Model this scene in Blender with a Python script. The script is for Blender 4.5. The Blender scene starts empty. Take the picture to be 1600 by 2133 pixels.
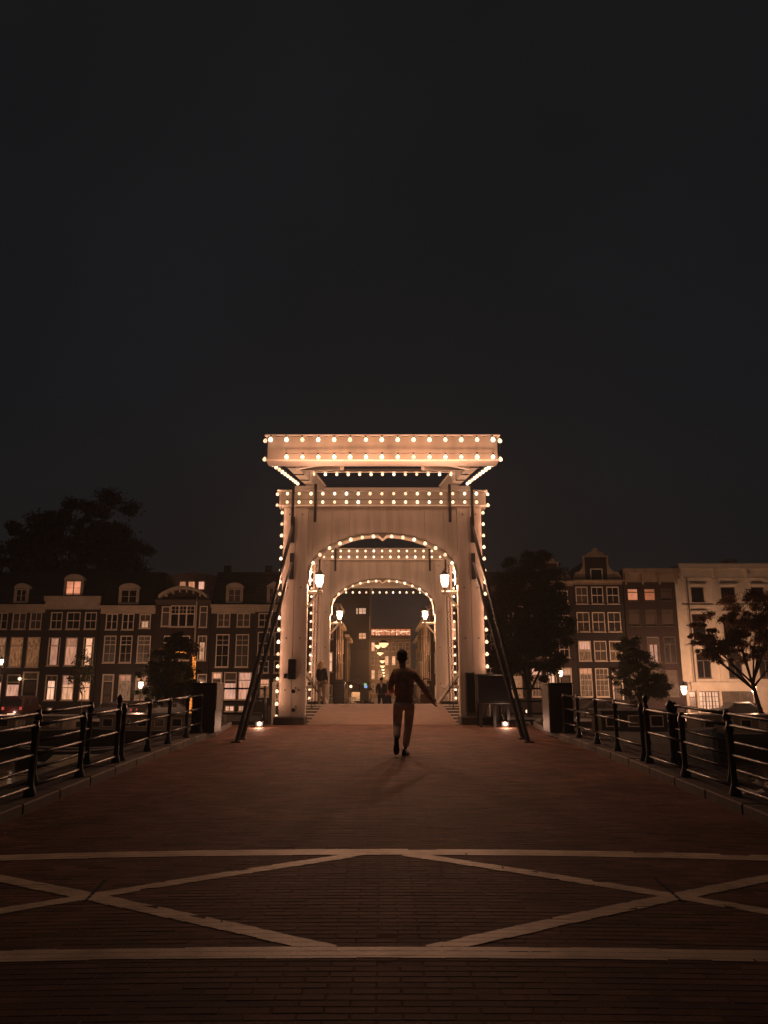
import bpy, bmesh, math, random
from mathutils import Vector, Matrix
random.seed(7)
R = math.radians
S = bpy.context.scene
COL = S.collection

# ------------------------------------------------------------------ camera, sky, exposure
PITCH = R(12.7); FPX = 1602.0; CX, CY = 797.0, 1066.5; CAMZ = 1.6
cam_d = bpy.data.cameras.new('camera'); cam = bpy.data.objects.new('camera', cam_d); COL.objects.link(cam)
cam.location = (0, 0, CAMZ); cam.rotation_euler = (math.pi/2 + PITCH, 0, 0)
cam_d.sensor_fit = 'HORIZONTAL'; cam_d.sensor_width = 36; cam_d.lens = 36*FPX/1600
cam_d.shift_x = 3/1600; cam_d.clip_end = 3000; cam_d.clip_start = .05
S.camera = cam
wd = bpy.data.worlds.new('World'); S.world = wd; wd.use_nodes = True
nt = wd.node_tree; nt.nodes.clear()
out = nt.nodes.new('ShaderNodeOutputWorld'); bg = nt.nodes.new('ShaderNodeBackground')
tc = nt.nodes.new('ShaderNodeTexCoord'); sx = nt.nodes.new('ShaderNodeSeparateXYZ'); rp = nt.nodes.new('ShaderNodeValToRGB')
nt.links.new(tc.outputs['Generated'], sx.inputs[0]); nt.links.new(sx.outputs['Z'], rp.inputs[0])
nt.links.new(rp.outputs[0], bg.inputs[0]); nt.links.new(bg.outputs[0], out.inputs[0])
e = rp.color_ramp.elements
e[0].position = 0.0; e[0].color = (.0120, .0098, .0086, 1)
e[1].position = .72; e[1].color = (.0078, .0082, .0090, 1)
n_ = e.new(.16); n_.color = (.0078, .0080, .0084, 1)
n_ = e.new(.34); n_.color = (.0070, .0082, .0098, 1)
wn = nt.nodes.new('ShaderNodeTexNoise'); wn.inputs['Scale'].default_value = 2.2; wn.inputs['Detail'].default_value = 4
wm = nt.nodes.new('ShaderNodeMapRange'); wm.inputs[1].default_value = .3; wm.inputs[2].default_value = .7; wm.inputs[3].default_value = .86; wm.inputs[4].default_value = 1.16
nt.links.new(tc.outputs['Generated'], wn.inputs[0]); nt.links.new(wn.outputs[0], wm.inputs[0]); nt.links.new(wm.outputs[0], bg.inputs[1])
S.view_settings.view_transform = 'Standard'; S.view_settings.look = 'None'
S.view_settings.exposure = 0; S.view_settings.gamma = 1; S.view_settings.use_curve_mapping = False
S.cycles.use_denoising = True
S.cycles.max_bounces = 6; S.cycles.diffuse_bounces = 3; S.cycles.glossy_bounces = 3
S.cycles.transparent_max_bounces = 12; S.cycles.sample_clamp_indirect = 3
S.cycles.caustics_reflective = False; S.cycles.caustics_refractive = False

WARM = (1.0, .45, .27)          # colour of the festoon bulbs
P_BULB = 1.0                    # watts per festoon bulb
LIFT_HAZE = .0009

# ------------------------------------------------------------------ helpers
def ray(px, py):
    d = py - CY; c, s = math.cos(PITCH), math.sin(PITCH)
    return Vector((px - CX, FPX*c + d*s, FPX*s - d*c))
def P(px, py, Y):
    r = ray(px, py); k = Y/r.y
    return Vector((r.x*k, Y, CAMZ + r.z*k))
GP = [(-60, -.5), (-20, -.45), (0, 0), (7, .21), (13.9, .42), (21.3, .57), (24, .73), (27.5, .955), (31, .80), (36, .52), (42, .14), (65, -1.25), (400, -1.3)]
def gz(Y):
    for i in range(len(GP)-1):
        a, b = GP[i], GP[i+1]
        if a[0] <= Y <= b[0]:
            p0 = GP[max(i-1, 0)]; p3 = GP[min(i+2, len(GP)-1)]
            t = (Y-a[0])/(b[0]-a[0])
            ma = (b[1]-p0[1])/(b[0]-p0[0])*(b[0]-a[0]); mb = (p3[1]-a[1])/(p3[0]-a[0])*(b[0]-a[0])
            if i >= len(GP)-3 or i == 0: return a[1]+(b[1]-a[1])*t
            return (2*t**3-3*t*t+1)*a[1]+(t**3-2*t*t+t)*ma+(-2*t**3+3*t*t)*b[1]+(t**3-t*t)*mb
    return GP[0][1] if Y < GP[0][0] else GP[-1][1]
def roadz(X, Y):
    w = 1 if Y < 19 else max(0, (21.3-Y)/2.3)
    return gz(Y) - .0044*X*X*w
def G(px, py):
    r = ray(px, py); t = .001
    for _ in range(60):
        X, Y = r.x*t, r.y*t
        t = (roadz(X, Y)-CAMZ)/r.z
    return Vector((r.x*t, r.y*t, roadz(r.x*t, r.y*t)))

class MB:
    def __init__(s): s.v = []; s.f = []; s.c = []
    def quad(s, *p):
        n = len(s.v); s.v += [tuple(q) for q in p]; s.f.append(tuple(range(n, n+len(p)))); return s
    def box(s, x0, x1, y0, y1, z0, z1, M=None):
        n = len(s.v)
        vs = [(x, y, z) for z in (z0, z1) for y in (y0, y1) for x in (x0, x1)]
        if M is not None: vs = [tuple(M @ Vector(q)) for q in vs]
        s.v += vs
        s.f += [tuple(n+i for i in q) for q in ((0, 2, 3, 1), (4, 5, 7, 6), (0, 1, 5, 4), (2, 6, 7, 3), (0, 4, 6, 2), (1, 3, 7, 5))]
        return s
    def bar(s, a, b, w, h, up=Vector((0, 0, 1))):
        a, b = Vector(a), Vector(b); d = b-a; L = d.length; d.normalize()
        x = d.cross(up)
        if x.length < 1e-4: x = Vector((1, 0, 0))
        x.normalize(); z = x.cross(d)
        M = Matrix((x, d, z)).transposed().to_4x4(); M.translation = a
        return s.box(-w/2, w/2, 0, L, -h/2, h/2, M)
    def prism(s, poly, y0, y1):            # poly in (x,z), extruded in y
        n = len(s.v); k = len(poly)
        s.v += [(p[0], y0, p[1]) for p in poly] + [(p[0], y1, p[1]) for p in poly]
        s.f.append(tuple(range(n, n+k))); s.f.append(tuple(reversed(range(n+k, n+2*k))))
        for i in range(k):
            j = (i+1) % k; s.f.append((n+i, n+k+i, n+k+j, n+j))
        return s
    def tube(s, pts, r, n=8, cap=True):
        pts = [Vector(p) for p in pts]; rs = r if isinstance(r, (list, tuple)) else [r]*len(pts)
        b = len(s.v); pu = None
        for i, p in enumerate(pts):
            d = (pts[min(i+1, len(pts)-1)] - pts[max(i-1, 0)]).normalized()
            u = d.cross(Vector((0, 0, 1)) if abs(d.z) < .9 else Vector((0, 1, 0))).normalized()
            if pu is not None and u.dot(pu) < 0: u = -u
            pu = u; v = d.cross(u)
            for k in range(n):
                a = 2*math.pi*k/n; q = p + (u*math.cos(a)+v*math.sin(a))*rs[i]; s.v.append(tuple(q))
        for i in range(len(pts)-1):
            for k in range(n):
                j = (k+1) % n; s.f.append((b+i*n+k, b+i*n+j, b+(i+1)*n+j, b+(i+1)*n+k))
        if cap:
            s.f.append(tuple(reversed(range(b, b+n)))); m = b+(len(pts)-1)*n; s.f.append(tuple(range(m, m+n)))
        return s
    def lathe(s, c, prof, n=12):           # prof: (r, z)
        b = len(s.v)
        for r, z in prof:
            for k in range(n):
                a = 2*math.pi*k/n; s.v.append((c[0]+r*math.cos(a), c[1]+r*math.sin(a), c[2]+z))
        for i in range(len(prof)-1):
            for k in range(n):
                j = (k+1) % n; s.f.append((b+i*n+k, b+i*n+j, b+(i+1)*n+j, b+(i+1)*n+k))
        s.f.append(tuple(reversed(range(b, b+n)))); m = b+(len(prof)-1)*n; s.f.append(tuple(range(m, m+n)))
        return s
    def ball(s, c, r, n=10, sz=1):
        return s.lathe(c, [(max(1e-4, r*math.sin(math.pi*i/(n//2+1))), -r*sz*math.cos(math.pi*i/(n//2+1))) for i in range(n//2+2)], n)
    def blob(s, c, r3, M=None, n=12):
        b = len(s.v); m = n//2+2
        for i in range(m+1):
            t = math.pi*i/m
            for k in range(n):
                a = 2*math.pi*k/n; q = Vector((max(.001, math.sin(t))*math.cos(a)*r3[0], max(.001, math.sin(t))*math.sin(a)*r3[1], -math.cos(t)*r3[2]))
                if M is not None: q = M @ q
                s.v.append((c[0]+q.x, c[1]+q.y, c[2]+q.z))
        for i in range(m):
            for k in range(n):
                j = (k+1) % n; s.f.append((b+i*n+k, b+i*n+j, b+(i+1)*n+j, b+(i+1)*n+k))
        return s
    def build(s, name, m, parent=None, smooth=False, bevel=0, recalc=False):
        me = bpy.data.meshes.new(name); me.from_pydata(s.v, [], s.f); me.update()
        if recalc or bevel:
            bm = bmesh.new(); bm.from_mesh(me); bmesh.ops.recalc_face_normals(bm, faces=bm.faces)
            if bevel: bmesh.ops.bevel(bm, geom=list(bm.edges), offset=bevel, segments=1, affect='EDGES')
            bm.to_mesh(me); bm.free()
        if smooth:
            me.polygons.foreach_set('use_smooth', [True]*len(me.polygons))
        me.materials.append(m)
        o = bpy.data.objects.new(name, me); COL.objects.link(o)
        if parent is not None:
            o.parent = parent; o.matrix_parent_inverse = Matrix.Translation(-Vector(parent.location)) if parent.get('_abs') else Matrix()
        return o

def tag(o, label=None, cat=None, group=None, kind=None):
    if label: o['label'] = label
    if cat: o['category'] = cat
    if group: o['group'] = group
    if kind: o['kind'] = kind
    return o
def thing(name, label, cat, loc=(0, 0, 0), group=None, absolute=True, rz=0):
    o = bpy.data.objects.new(name, None); COL.objects.link(o); o.location = loc; o.rotation_euler = (0, 0, rz)
    o.empty_display_size = .1
    if absolute: o['_abs'] = 1      # children are written in world coordinates
    return tag(o, label, cat, group)
def copy_tree(o, parent=None):
    c = o.copy(); COL.objects.link(c)
    if parent is not None: c.parent = parent
    for ch in list(o.children): copy_tree(ch, c)
    return c
def lamp(name, loc, watts, color, parent, r=.04, spot=None):
    l = bpy.data.lights.new(name, 'POINT'); l.energy = watts; l.color = color; l.shadow_soft_size = r
    o = bpy.data.objects.new(name, l); COL.objects.link(o); o.location = loc
    if parent is not None:
        o.parent = parent; o.matrix_parent_inverse = Matrix.Translation(-Vector(parent.location)) if parent.get('_abs') else Matrix()
    return o

# ------------------------------------------------------------------ materials
def new_mat(name):
    m = bpy.data.materials.new(name); m.use_nodes = True
    return m, m.node_tree, m.node_tree.nodes['Principled BSDF']
def mat(name, col, rough=.7, var=.25, scale=6, bump=.0, bscale=40, metal=0, spec=.5, stretch=(1, 1, 1)):
    m, t, b = new_mat(name); N, L = t.nodes, t.links
    b.inputs['Roughness'].default_value = rough; b.inputs['Metallic'].default_value = metal
    b.inputs['Specular IOR Level'].default_value = spec
    tc = N.new('ShaderNodeTexCoord'); mp = N.new('ShaderNodeMapping'); mp.inputs['Scale'].default_value = stretch
    L.new(tc.outputs['Object'], mp.inputs[0])
    nz = N.new('ShaderNodeTexNoise'); nz.inputs['Scale'].default_value = scale; nz.inputs['Detail'].default_value = 5
    L.new(mp.outputs[0], nz.inputs[0])
    r = N.new('ShaderNodeValToRGB'); c = Vector(col)
    r.color_ramp.elements[0].position = .3; r.color_ramp.elements[1].position = .7
    r.color_ramp.elements[0].color = (*(c*(1-var)), 1); r.color_ramp.elements[1].color = (*[min(1, q) for q in c*(1+var*.6)], 1)
    L.new(nz.outputs[0], r.inputs[0]); L.new(r.outputs[0], b.inputs['Base Color'])
    if bump:
        n2 = N.new('ShaderNodeTexNoise'); n2.inputs['Scale'].default_value = bscale; n2.inputs['Detail'].default_value = 3
        bp = N.new('ShaderNodeBump'); bp.inputs['Strength'].default_value = bump; bp.inputs['Distance'].default_value = .01
        L.new(mp.outputs[0], n2.inputs[0]); L.new(n2.outputs[0], bp.inputs['Height']); L.new(bp.outputs[0], b.inputs['Normal'])
    return m
def emat(name, col, strength, sampling='NONE', transp=False, var=0, vscale=3, stretch=(1, 1, 1), rough=.3):
    m = bpy.data.materials.new(name); m.use_nodes = True; t = m.node_tree; N, L = t.nodes, t.links; N.clear()
    o = N.new('ShaderNodeOutputMaterial'); e = N.new('ShaderNodeEmission')
    e.inputs[0].default_value = (*col, 1); e.inputs[1].default_value = strength
    if var:
        tc = N.new('ShaderNodeTexCoord'); mp = N.new('ShaderNodeMapping'); mp.inputs['Scale'].default_value = stretch
        nz = N.new('ShaderNodeTexNoise'); nz.inputs['Scale'].default_value = vscale; nz.inputs['Detail'].default_value = 4
        mr = N.new('ShaderNodeMapRange'); mr.inputs[1].default_value = .3; mr.inputs[2].default_value = .7
        mr.inputs[3].default_value = strength*(1-var); mr.inputs[4].default_value = strength*(1+var*.5)
        L.new(tc.outputs['Object'], mp.inputs[0]); L.new(mp.outputs[0], nz.inputs[0]); L.new(nz.outputs[0], mr.inputs[0]); oi = N.new('ShaderNodeObjectInfo'); m2 = N.new('ShaderNodeMapRange'); m2.inputs[3].default_value = .45; m2.inputs[4].default_value = 1.35
        mm = N.new('ShaderNodeMath'); mm.operation = 'MULTIPLY'; L.new(oi.outputs['Random'], m2.inputs[0]); L.new(mr.outputs[0], mm.inputs[0]); L.new(m2.outputs[0], mm.inputs[1]); L.new(mm.outputs[0], e.inputs[1])
        cx = N.new('ShaderNodeMix'); cx.data_type = 'RGBA'; cx.inputs[6].default_value = (*col, 1); cx.inputs[7].default_value = (col[0], col[1]*.78, col[2]*.55, 1)
        wn_ = N.new('ShaderNodeMath'); wn_.operation = 'PINGPONG'; wn_.inputs[1].default_value = .13; L.new(oi.outputs['Random'], wn_.inputs[0]); ws = N.new('ShaderNodeMath'); ws.operation = 'MULTIPLY'; ws.inputs[1].default_value = 7.5
        L.new(wn_.outputs[0], ws.inputs[0]); L.new(ws.outputs[0], cx.inputs[0]); L.new(cx.outputs[2], e.inputs[0])
    if transp:
        tr = N.new('ShaderNodeBsdfTransparent'); a = N.new('ShaderNodeAddShader')
        L.new(tr.outputs[0], a.inputs[0]); L.new(e.outputs[0], a.inputs[1]); L.new(a.outputs[0], o.inputs[0])
    else:
        g = N.new('ShaderNodeBsdfGlossy'); g.inputs['Roughness'].default_value = rough; g.inputs[0].default_value = (.05, .05, .05, 1)
        a = N.new('ShaderNodeAddShader'); L.new(g.outputs[0], a.inputs[0]); L.new(e.outputs[0], a.inputs[1]); L.new(a.outputs[0], o.inputs[0])
    m.cycles.emission_sampling = sampling
    return m
def brick_wall(name, c1, c2, mortar, sc=1.0):
    m, t, b = new_mat(name); N, L = t.nodes, t.links
    tc = N.new('ShaderNodeTexCoord'); mp = N.new('ShaderNodeMapping'); mp.inputs['Rotation'].default_value = (R(90), 0, 0)
    L.new(tc.outputs['Object'], mp.inputs[0])
    bt = N.new('ShaderNodeTexBrick'); bt.inputs['Scale'].default_value = 1/sc
    bt.inputs['Brick Width'].default_value = .22; bt.inputs['Row Height'].default_value = .065; bt.inputs['Mortar Size'].default_value = .008
    bt.inputs['Color1'].default_value = (*c1, 1); bt.inputs['Color2'].default_value = (*c2, 1); bt.inputs['Mortar'].default_value = (*mortar, 1)
    L.new(mp.outputs[0], bt.inputs[0])
    nz = N.new('ShaderNodeTexNoise'); nz.inputs['Scale'].default_value = .8; nz.inputs['Detail'].default_value = 6; L.new(tc.outputs['Object'], nz.inputs[0])
    mx = N.new('ShaderNodeMix'); mx.data_type = 'RGBA'; mx.blend_type = 'MULTIPLY'; mx.inputs[0].default_value = .6
    L.new(bt.outputs[0], mx.inputs[6]); L.new(nz.outputs[0], mx.inputs[7]); L.new(mx.outputs[2], b.inputs['Base Color'])
    b.inputs['Roughness'].default_value = .85
    return m
def attr_brick(name, a, bcol):
    m, t, b = new_mat(name); N, L = t.nodes, t.links
    at = N.new('ShaderNodeAttribute'); at.attribute_name = 'tone'
    r = N.new('ShaderNodeValToRGB'); E = r.color_ramp.elements
    E[0].color = (*a, 1); E[1].color = (*bcol, 1)
    L.new(at.outputs['Fac'], r.inputs[0])
    g = N.new('ShaderNodeNewGeometry')
    nz = N.new('ShaderNodeTexNoise'); nz.inputs['Scale'].default_value = 1.1; nz.inputs['Detail'].default_value = 8; nz.inputs['Roughness'].default_value = .65
    n2 = N.new('ShaderNodeTexNoise'); n2.inputs['Scale'].default_value = 90; n2.inputs['Detail'].default_value = 2
    L.new(g.outputs['Position'], nz.inputs[0]); L.new(g.outputs['Position'], n2.inputs[0])
    mr = N.new('ShaderNodeMapRange'); mr.inputs[1].default_value = .3; mr.inputs[2].default_value = .7; mr.inputs[3].default_value = .5; mr.inputs[4].default_value = 1.45
    L.new(nz.outputs[0], mr.inputs[0])
    vm = N.new('ShaderNodeVectorMath'); vm.operation = 'SCALE'; L.new(r.outputs[0], vm.inputs[0]); L.new(mr.outputs[0], vm.inputs['Scale'])
    L.new(vm.outputs[0], b.inputs['Base Color'])
    bp = N.new('ShaderNodeBump'); bp.inputs['Strength'].default_value = .5; bp.inputs['Distance'].default_value = .004
    L.new(n2.outputs[0], bp.inputs['Height']); L.new(bp.outputs[0], b.inputs['Normal'])
    b.inputs['Roughness'].default_value = .78; b.inputs['Specular IOR Level'].default_value = .2
    return m

M = dict(
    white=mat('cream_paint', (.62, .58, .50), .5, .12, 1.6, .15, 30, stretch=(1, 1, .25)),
    beam=mat('glare_darkened_cream', (.30, .27, .215), .6, .3, 2.4, .15, 30, stretch=(1, 1, .25)),  # cream paint darkened so the bulb light does not burn it out
    board=mat('painted_board', (.56, .52, .44), .62, .22, 1.8, .25, 14, stretch=(3, 3, .3)),
    black=mat('black_iron', (.015, .016, .018), .38, .3, 8, .1, 60),
    green=mat('dark_green_iron', (.028, .034, .032), .33, .3, 9, .12, 50, spec=.6),
    dark=mat('dark_box_paint', (.02, .021, .022), .5, .2, 3, .05),
    stone=mat('kerb_stone', (.075, .062, .052), .75, .35, 5, .4, 35),
    stone_d=mat('dark_stone', (.06, .055, .05), .8, .35, 4, .4, 25),
    joint=mat('joint_sand', (.21, .125, .085), .95, .3, 30, spec=.05),
    cap=mat('lit_side_and_plate', (.09, .08, .07), .5, .2, 3),
    frame=mat('window_frame_paint', (.80, .68, .55), .5, .12, 3),
    frame_d=mat('dark_frame_paint', (.10, .075, .055), .5, .12, 3),
    cornice=mat('cornice_paint', (.50, .42, .33), .6, .2, 1.2),
    plaster=mat('cream_plaster', (.62, .56, .46), .8, .16, .9, .2, 20),
    roof=mat('slate_roof', (.012, .011, .011), .7, .4, 6, .3, 10),
    bark=mat('bark', (.06, .045, .033), .9, .4, 9, .6, 25),
    leaf=mat('dark_leaves', (.035, .045, .020), .7, .5, 5),
    leaf_b=mat('autumn_leaves', (.19, .10, .05), .7, .5, 5),
    glass=mat('dark_glass', (.012, .011, .011), .08, .2, 2, spec=.7),
    blind=mat('closed_blind', (.075, .055, .042), .6, .2, 1, stretch=(6, 1, .6)),
    water_w=mat('white_hull', (.55, .52, .47), .4, .15, 2),
    hull_d=mat('dark_hull', (.03, .03, .032), .4, .2, 2),
    tarp=mat('pale_tarp', (.40, .38, .26), .6, .2, 4),
    wood=mat('worn_wood', (.06, .04, .028), .7, .35, 6, .3, 30, stretch=(1, .2, 1)),
    quay=brick_wall('quay_brick', (.11, .05, .035), (.07, .035, .03), (.08, .07, .06)),
    ash=mat('asphalt', (.06, .055, .05), .85, .3, 2),
    lit=emat('lit_room', (1.0, .55, .35), 1.15, var=.45, vscale=1.6, stretch=(3, 1, .7)),
    litp=emat('lit_curtain', (1.0, .50, .34), .80, var=.55, vscale=2.2, stretch=(5, 1, .5)),
    lito=emat('lit_orange_blind', (1.0, .36, .19), .75, var=.3, vscale=1.2),
    litd=emat('dim_room', (1.0, .50, .28), .032, var=.9, vscale=2.0, stretch=(3, 1, 1)),
    litw=emat('warm_shop_room', (1.0, .50, .27), .19, var=.8, vscale=2.4, stretch=(3, 1, 1)),
    amber=emat('amber_lamp_glass', (1.0, .55, .25), 1.9),
    lith=emat('hot_light', (1.0, .66, .42), 2.2),
    bulb=emat('glowing_bulb', (1.0, .66, .38), 1.25, transp=True), bulb_b=emat('bright_bulb', (1.0, .76, .54), 1.45, transp=True), bulb_c=emat('weak_bulb', (1.0, .62, .36), .8, transp=True),
    lan=emat('lantern_glass', (1.0, .78, .54), 1.7, transp=True),
    red=emat('red_light', (1.0, .12, .08), .5),
    sodium=emat('orange_fairy_light', (1.0, .30, .05), 1.5),
    skin=mat('skin', (.42, .26, .18), .6, .1), sweater=mat('brown_sweater', (.60, .38, .25), .9, .35, 9, 1.0, 13),
    trousers=mat('beige_trousers', (.85, .68, .49), .85, .25, 8, 1.0, 11), shoe=mat('black_shoe', (.015, .014, .013), .5, .2),
    sole=mat('shoe_sole', (.03, .028, .026), .7, .2), hair=mat('dark_hair', (.014, .010, .008), .7, .3, 40, .6, 60), blond=mat('blond_hair', (.50, .33, .17), .55, .35, 30, .5, 50),
    navy=mat('navy_jacket', (.018, .018, .024), .8, .2), grey=mat('grey_trousers', (.22, .17, .13), .85, .2), pink=mat('rose_blouse', (.38, .18, .14), .8, .2),
    shirt=mat('white_shirt', (.6, .55, .5), .7, .1), carred=mat('red_car_paint', (.03, .007, .007), .25, .1), tyre=mat('rubber', (.015, .015, .015), .85, .1),
    canvas=mat('pale_canvas', (.55, .42, .26), .8, .2, 4), tfac=mat('street_timber', (.12, .055, .03), .7, .4, 2.5, .2, 12, stretch=(1, 1, .2)),
    paint=mat('road_paint', (.86, .66, .43), .55, .34, 4, .3, 80, spec=.6),
)
for _m in ('leaf_b', 'leaf'):
    t_ = M[_m].node_tree; b_ = t_.nodes['Principled BSDF']; tr = t_.nodes.new('ShaderNodeBsdfTranslucent'); mx = t_.nodes.new('ShaderNodeMixShader'); mx.inputs[0].default_value = .45
    t_.links.new(b_.inputs['Base Color'].links[0].from_socket, tr.inputs[0]); t_.links.new(b_.outputs[0], mx.inputs[1]); t_.links.new(tr.outputs[0], mx.inputs[2]); t_.links.new(mx.outputs[0], t_.nodes['Material Output'].inputs[0])
M['cream2'] = mat('beige_render', (.36, .28, .20), .8, .25, 1.5)
BR = [brick_wall('brown_brick', (.040, .021, .016), (.028, .016, .013), (.028, .023, .02)),
      brick_wall('dark_brick', (.028, .017, .014), (.020, .013, .012), (.022, .019, .017)),
      brick_wall('plum_brick', (.046, .020, .016), (.034, .016, .013), (.028, .023, .02))]
M['pav'] = attr_brick('clinker_brick', (.082, .043, .030), (.19, .092, .061))
M['pavfar'] = M['pav']

# ------------------------------------------------------------------ ground, water, quay
MB().quad((-500, -120, -2.4), (500, -120, -2.4), (500, 400, -2.4), (-500, 400, -2.4)).build('canal_water', None or mat('water_tmp', (.01, .01, .01)), None)
W = bpy.data.objects['canal_water']; tag(W, kind='structure')
m, t, b = new_mat('canal_water'); N, L = t.nodes, t.links
b.inputs['Base Color'].default_value = (.008, .009, .010, 1); b.inputs['Roughness'].default_value = .05; b.inputs['IOR'].default_value = 1.33
g = N.new('ShaderNodeNewGeometry'); nz = N.new('ShaderNodeTexNoise'); nz.inputs['Scale'].default_value = 1.6; nz.inputs['Detail'].default_value = 3
bp = N.new('ShaderNodeBump'); bp.inputs['Strength'].default_value = .5; bp.inputs['Distance'].default_value = .035
L.new(g.outputs['Position'], nz.inputs[0]); L.new(nz.outputs[0], bp.inputs['Height']); L.new(bp.outputs[0], b.inputs['Normal'])
W.data.materials[0] = m
q = MB()   # far bank: top sheet with a gap nowhere, plus the quay wall
q.quad((-500, 62, -1.3), (500, 62, -1.3), (500, 1500, -1.3), (-500, 1500, -1.3))
tag(q.build('quay_street', M['ash']), kind='structure')
q = MB(); q.box(-500, 500, 61.5, 62.02, -4, -1.28); q.box(-500, 500, 61.35, 62.15, -1.28, -1.12)
tag(q.build('quay_wall', M['quay']), kind='structure')
q = MB(); q.quad((-500, -200, -.46), (500, -200, -.46), (500, -6, -.46), (-500, -6, -.46)); q.box(-500, 500, -6.3, -6, -4, -.3)
tag(q.build('near_bank', M['ash']), kind='structure')

# bridge roadway slab (joint bed under the bricks), wide parts and their sides
def strip(name, m, xs, Ys, dz=0, zf=roadz, kind='structure'):
    q = MB(); n = len(xs)
    for Y in Ys:
        for x in xs: q.v.append((x, Y, zf(x, Y)+dz))
    for j in range(len(Ys)-1):
        for i in range(n-1): q.f.append((j*n+i, j*n+i+1, (j+1)*n+i+1, (j+1)*n+i))
    return tag(q.build(name, m, smooth=True), kind=kind)
fr = lambda a, b, n: [a+(b-a)*i/n for i in range(n+1)]
road = strip('road', M['joint'], fr(-4.0, 4.0, 16), fr(-6, 21.3, 110), -.0010)
farroad = strip('far_road', M['pav'], fr(-4.0, 4.0, 8), fr(31.8, 66, 40), 0, lambda x, Y: gz(Y))
q = MB()
for a, b_ in ((-6, 21.2), (31.9, 66)):
    n = 18
    for i in range(n):
        y0, y1 = a+(b_-a)*i/n, a+(b_-a)*(i+1)/n; z0, z1 = gz(y0), gz(y1)
        for s_ in (-1, 1):
            X0, X1 = sorted((s_*4.75, s_*4.60))
            n0 = len(q.v)
            q.v += [(X0, y0, z0-.9), (X1, y0, z0-.9), (X1, y1, z1-.9), (X0, y1, z1-.9), (X0, y0, z0+.06), (X1, y0, z0+.06), (X1, y1, z1+.06), (X0, y1, z1+.06)]
            q.f += [tuple(n0+k for k in f) for f in ((0, 3, 2, 1), (4, 5, 6, 7), (0, 1, 5, 4), (1, 2, 6, 5), (2, 3, 7, 6), (3, 0, 4, 7))]
        q.quad((-4.6, y0, z0-.9), (4.6, y0, z0-.9), (4.6, y1, z1-.9), (-4.6, y1, z1-.9))
tag(q.build('bridge_deck', M['stone_d'], recalc=True), kind='structure')
for Y in (6, 20.6, 32.6, 46, 58):
    q = MB(); q.box(-4.4, 4.4, Y-.5, Y+.5, -5, gz(Y)-.9); tag(q.build('bridge_pier', M['quay']), kind='structure')
q = MB(); q.quad((-4, 21.2, .5), (4, 21.2, .5), (4, 21.2, -.4), (-4, 21.2, -.4)); tag(q.build('bridge_abutment', M['stone_d']), kind='structure')

# kerbs: stone blocks
for s_, nm in ((-1, 'left'), (1, 'right')):
    k = bpy.data.objects.new('kerb', None); COL.objects.link(k); k['kind'] = 'structure'; k['_abs'] = 1
    Y = -1.0
    while Y < 21:
        y1 = min(Y+1.0, 21.15)
        q = MB(); xa, xb = sorted((s_*3.97, s_*4.60)); z0, z1 = roadz(4, Y), roadz(4, y1)
        j = random.uniform(-.006, .006); n0 = 0
        ya, yb = Y+.006, y1-.006
        q.v += [(xa, ya, z0-.15), (xb, ya, z0-.15), (xb, yb, z1-.15), (xa, yb, z1-.15), (xa, ya, z0+.12+j), (xb, ya, z0+.12+j), (xb, yb, z1+.12+j), (xa, yb, z1+.12+j)]
        q.f += [(0, 3, 2, 1), (4, 5, 6, 7), (0, 1, 5, 4), (1, 2, 6, 5), (2, 3, 7, 6), (3, 0, 4, 7)]
        q.build('kerb_stone', M['stone'], k, bevel=.015)
        Y = y1 if y1 < 21.1 else 99

# bricks
BW, BD = .245, .070
def brick_verts(x0, x1, y0, y1, zf, j):
    g_, bv, h = .0032, .003, .012
    xa, xb, ya, yb = x0+g_, x1-g_, y0+g_, y1-g_
    t = [random.uniform(-.0007, .0007)+j for _ in range(2)]
    top = [(xa+bv, ya+bv), (xb-bv, ya+bv), (xb-bv, yb-bv), (xa+bv, yb-bv)]
    bot = [(xa, ya), (xb, ya), (xb, yb), (xa, yb)]
    return [(x, y, zf(x, y)+t[i // 2]) for i, (x, y) in enumerate(top)] + [(x, y, zf(x, y)-.008) for x, y in bot]
BF = [(0, 1, 2, 3), (4, 5, 1, 0), (5, 6, 2, 1), (6, 7, 3, 2), (7, 4, 0, 3)]
rows = []; Y = 3.57; r_ = 0
rects = []
while Y < 21.1:
    off = (r_ % 2)*BW/2; x = -3.95+off - (BW if off else 0)
    while x < 3.95:
        xa, xb = max(x, -3.95), min(x+BW, 3.95)
        if xb-xa > .05: rects.append((xa, xb, Y, Y+BD))
        x += BW
    Y += BD; r_ += 1
def set_tone(me, tones):
    a = me.attributes.new('tone', 'FLOAT', 'FACE'); a.data.foreach_set('value', tones)
near = [q_ for q_ in rects if q_[2] > 4.06 and abs((q_[0]+q_[1])/2) < .50*(q_[2]+.15) and q_[1]-q_[0] > .2][:300]
nearset = set(near)
variants = []
for i in range(14):
    q = MB(); q.v = brick_verts(-BW/2, BW/2, -BD/2, BD/2, lambda x, y: 0, 0); q.f = list(BF)
    me = bpy.data.meshes.new('brick'); me.from_pydata(q.v, [], q.f); me.materials.append(M['pav']); set_tone(me, [random.random()]*5); variants.append(me)
for (xa, xb, ya, yb) in near:
    o = bpy.data.objects.new('brick', random.choice(variants)); COL.objects.link(o); o.parent = road
    xc, yc = (xa+xb)/2, (ya+yb)/2
    o.location = (xc, yc, roadz(xc, yc)+random.uniform(-.0007, .0007))
    o.rotation_euler = (math.atan((roadz(xc, yc+.05)-roadz(xc, yc-.05))/.1), -math.atan((roadz(xc+.05, yc)-roadz(xc-.05, yc))/.1), 0)
q = MB(); tones = []
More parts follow.
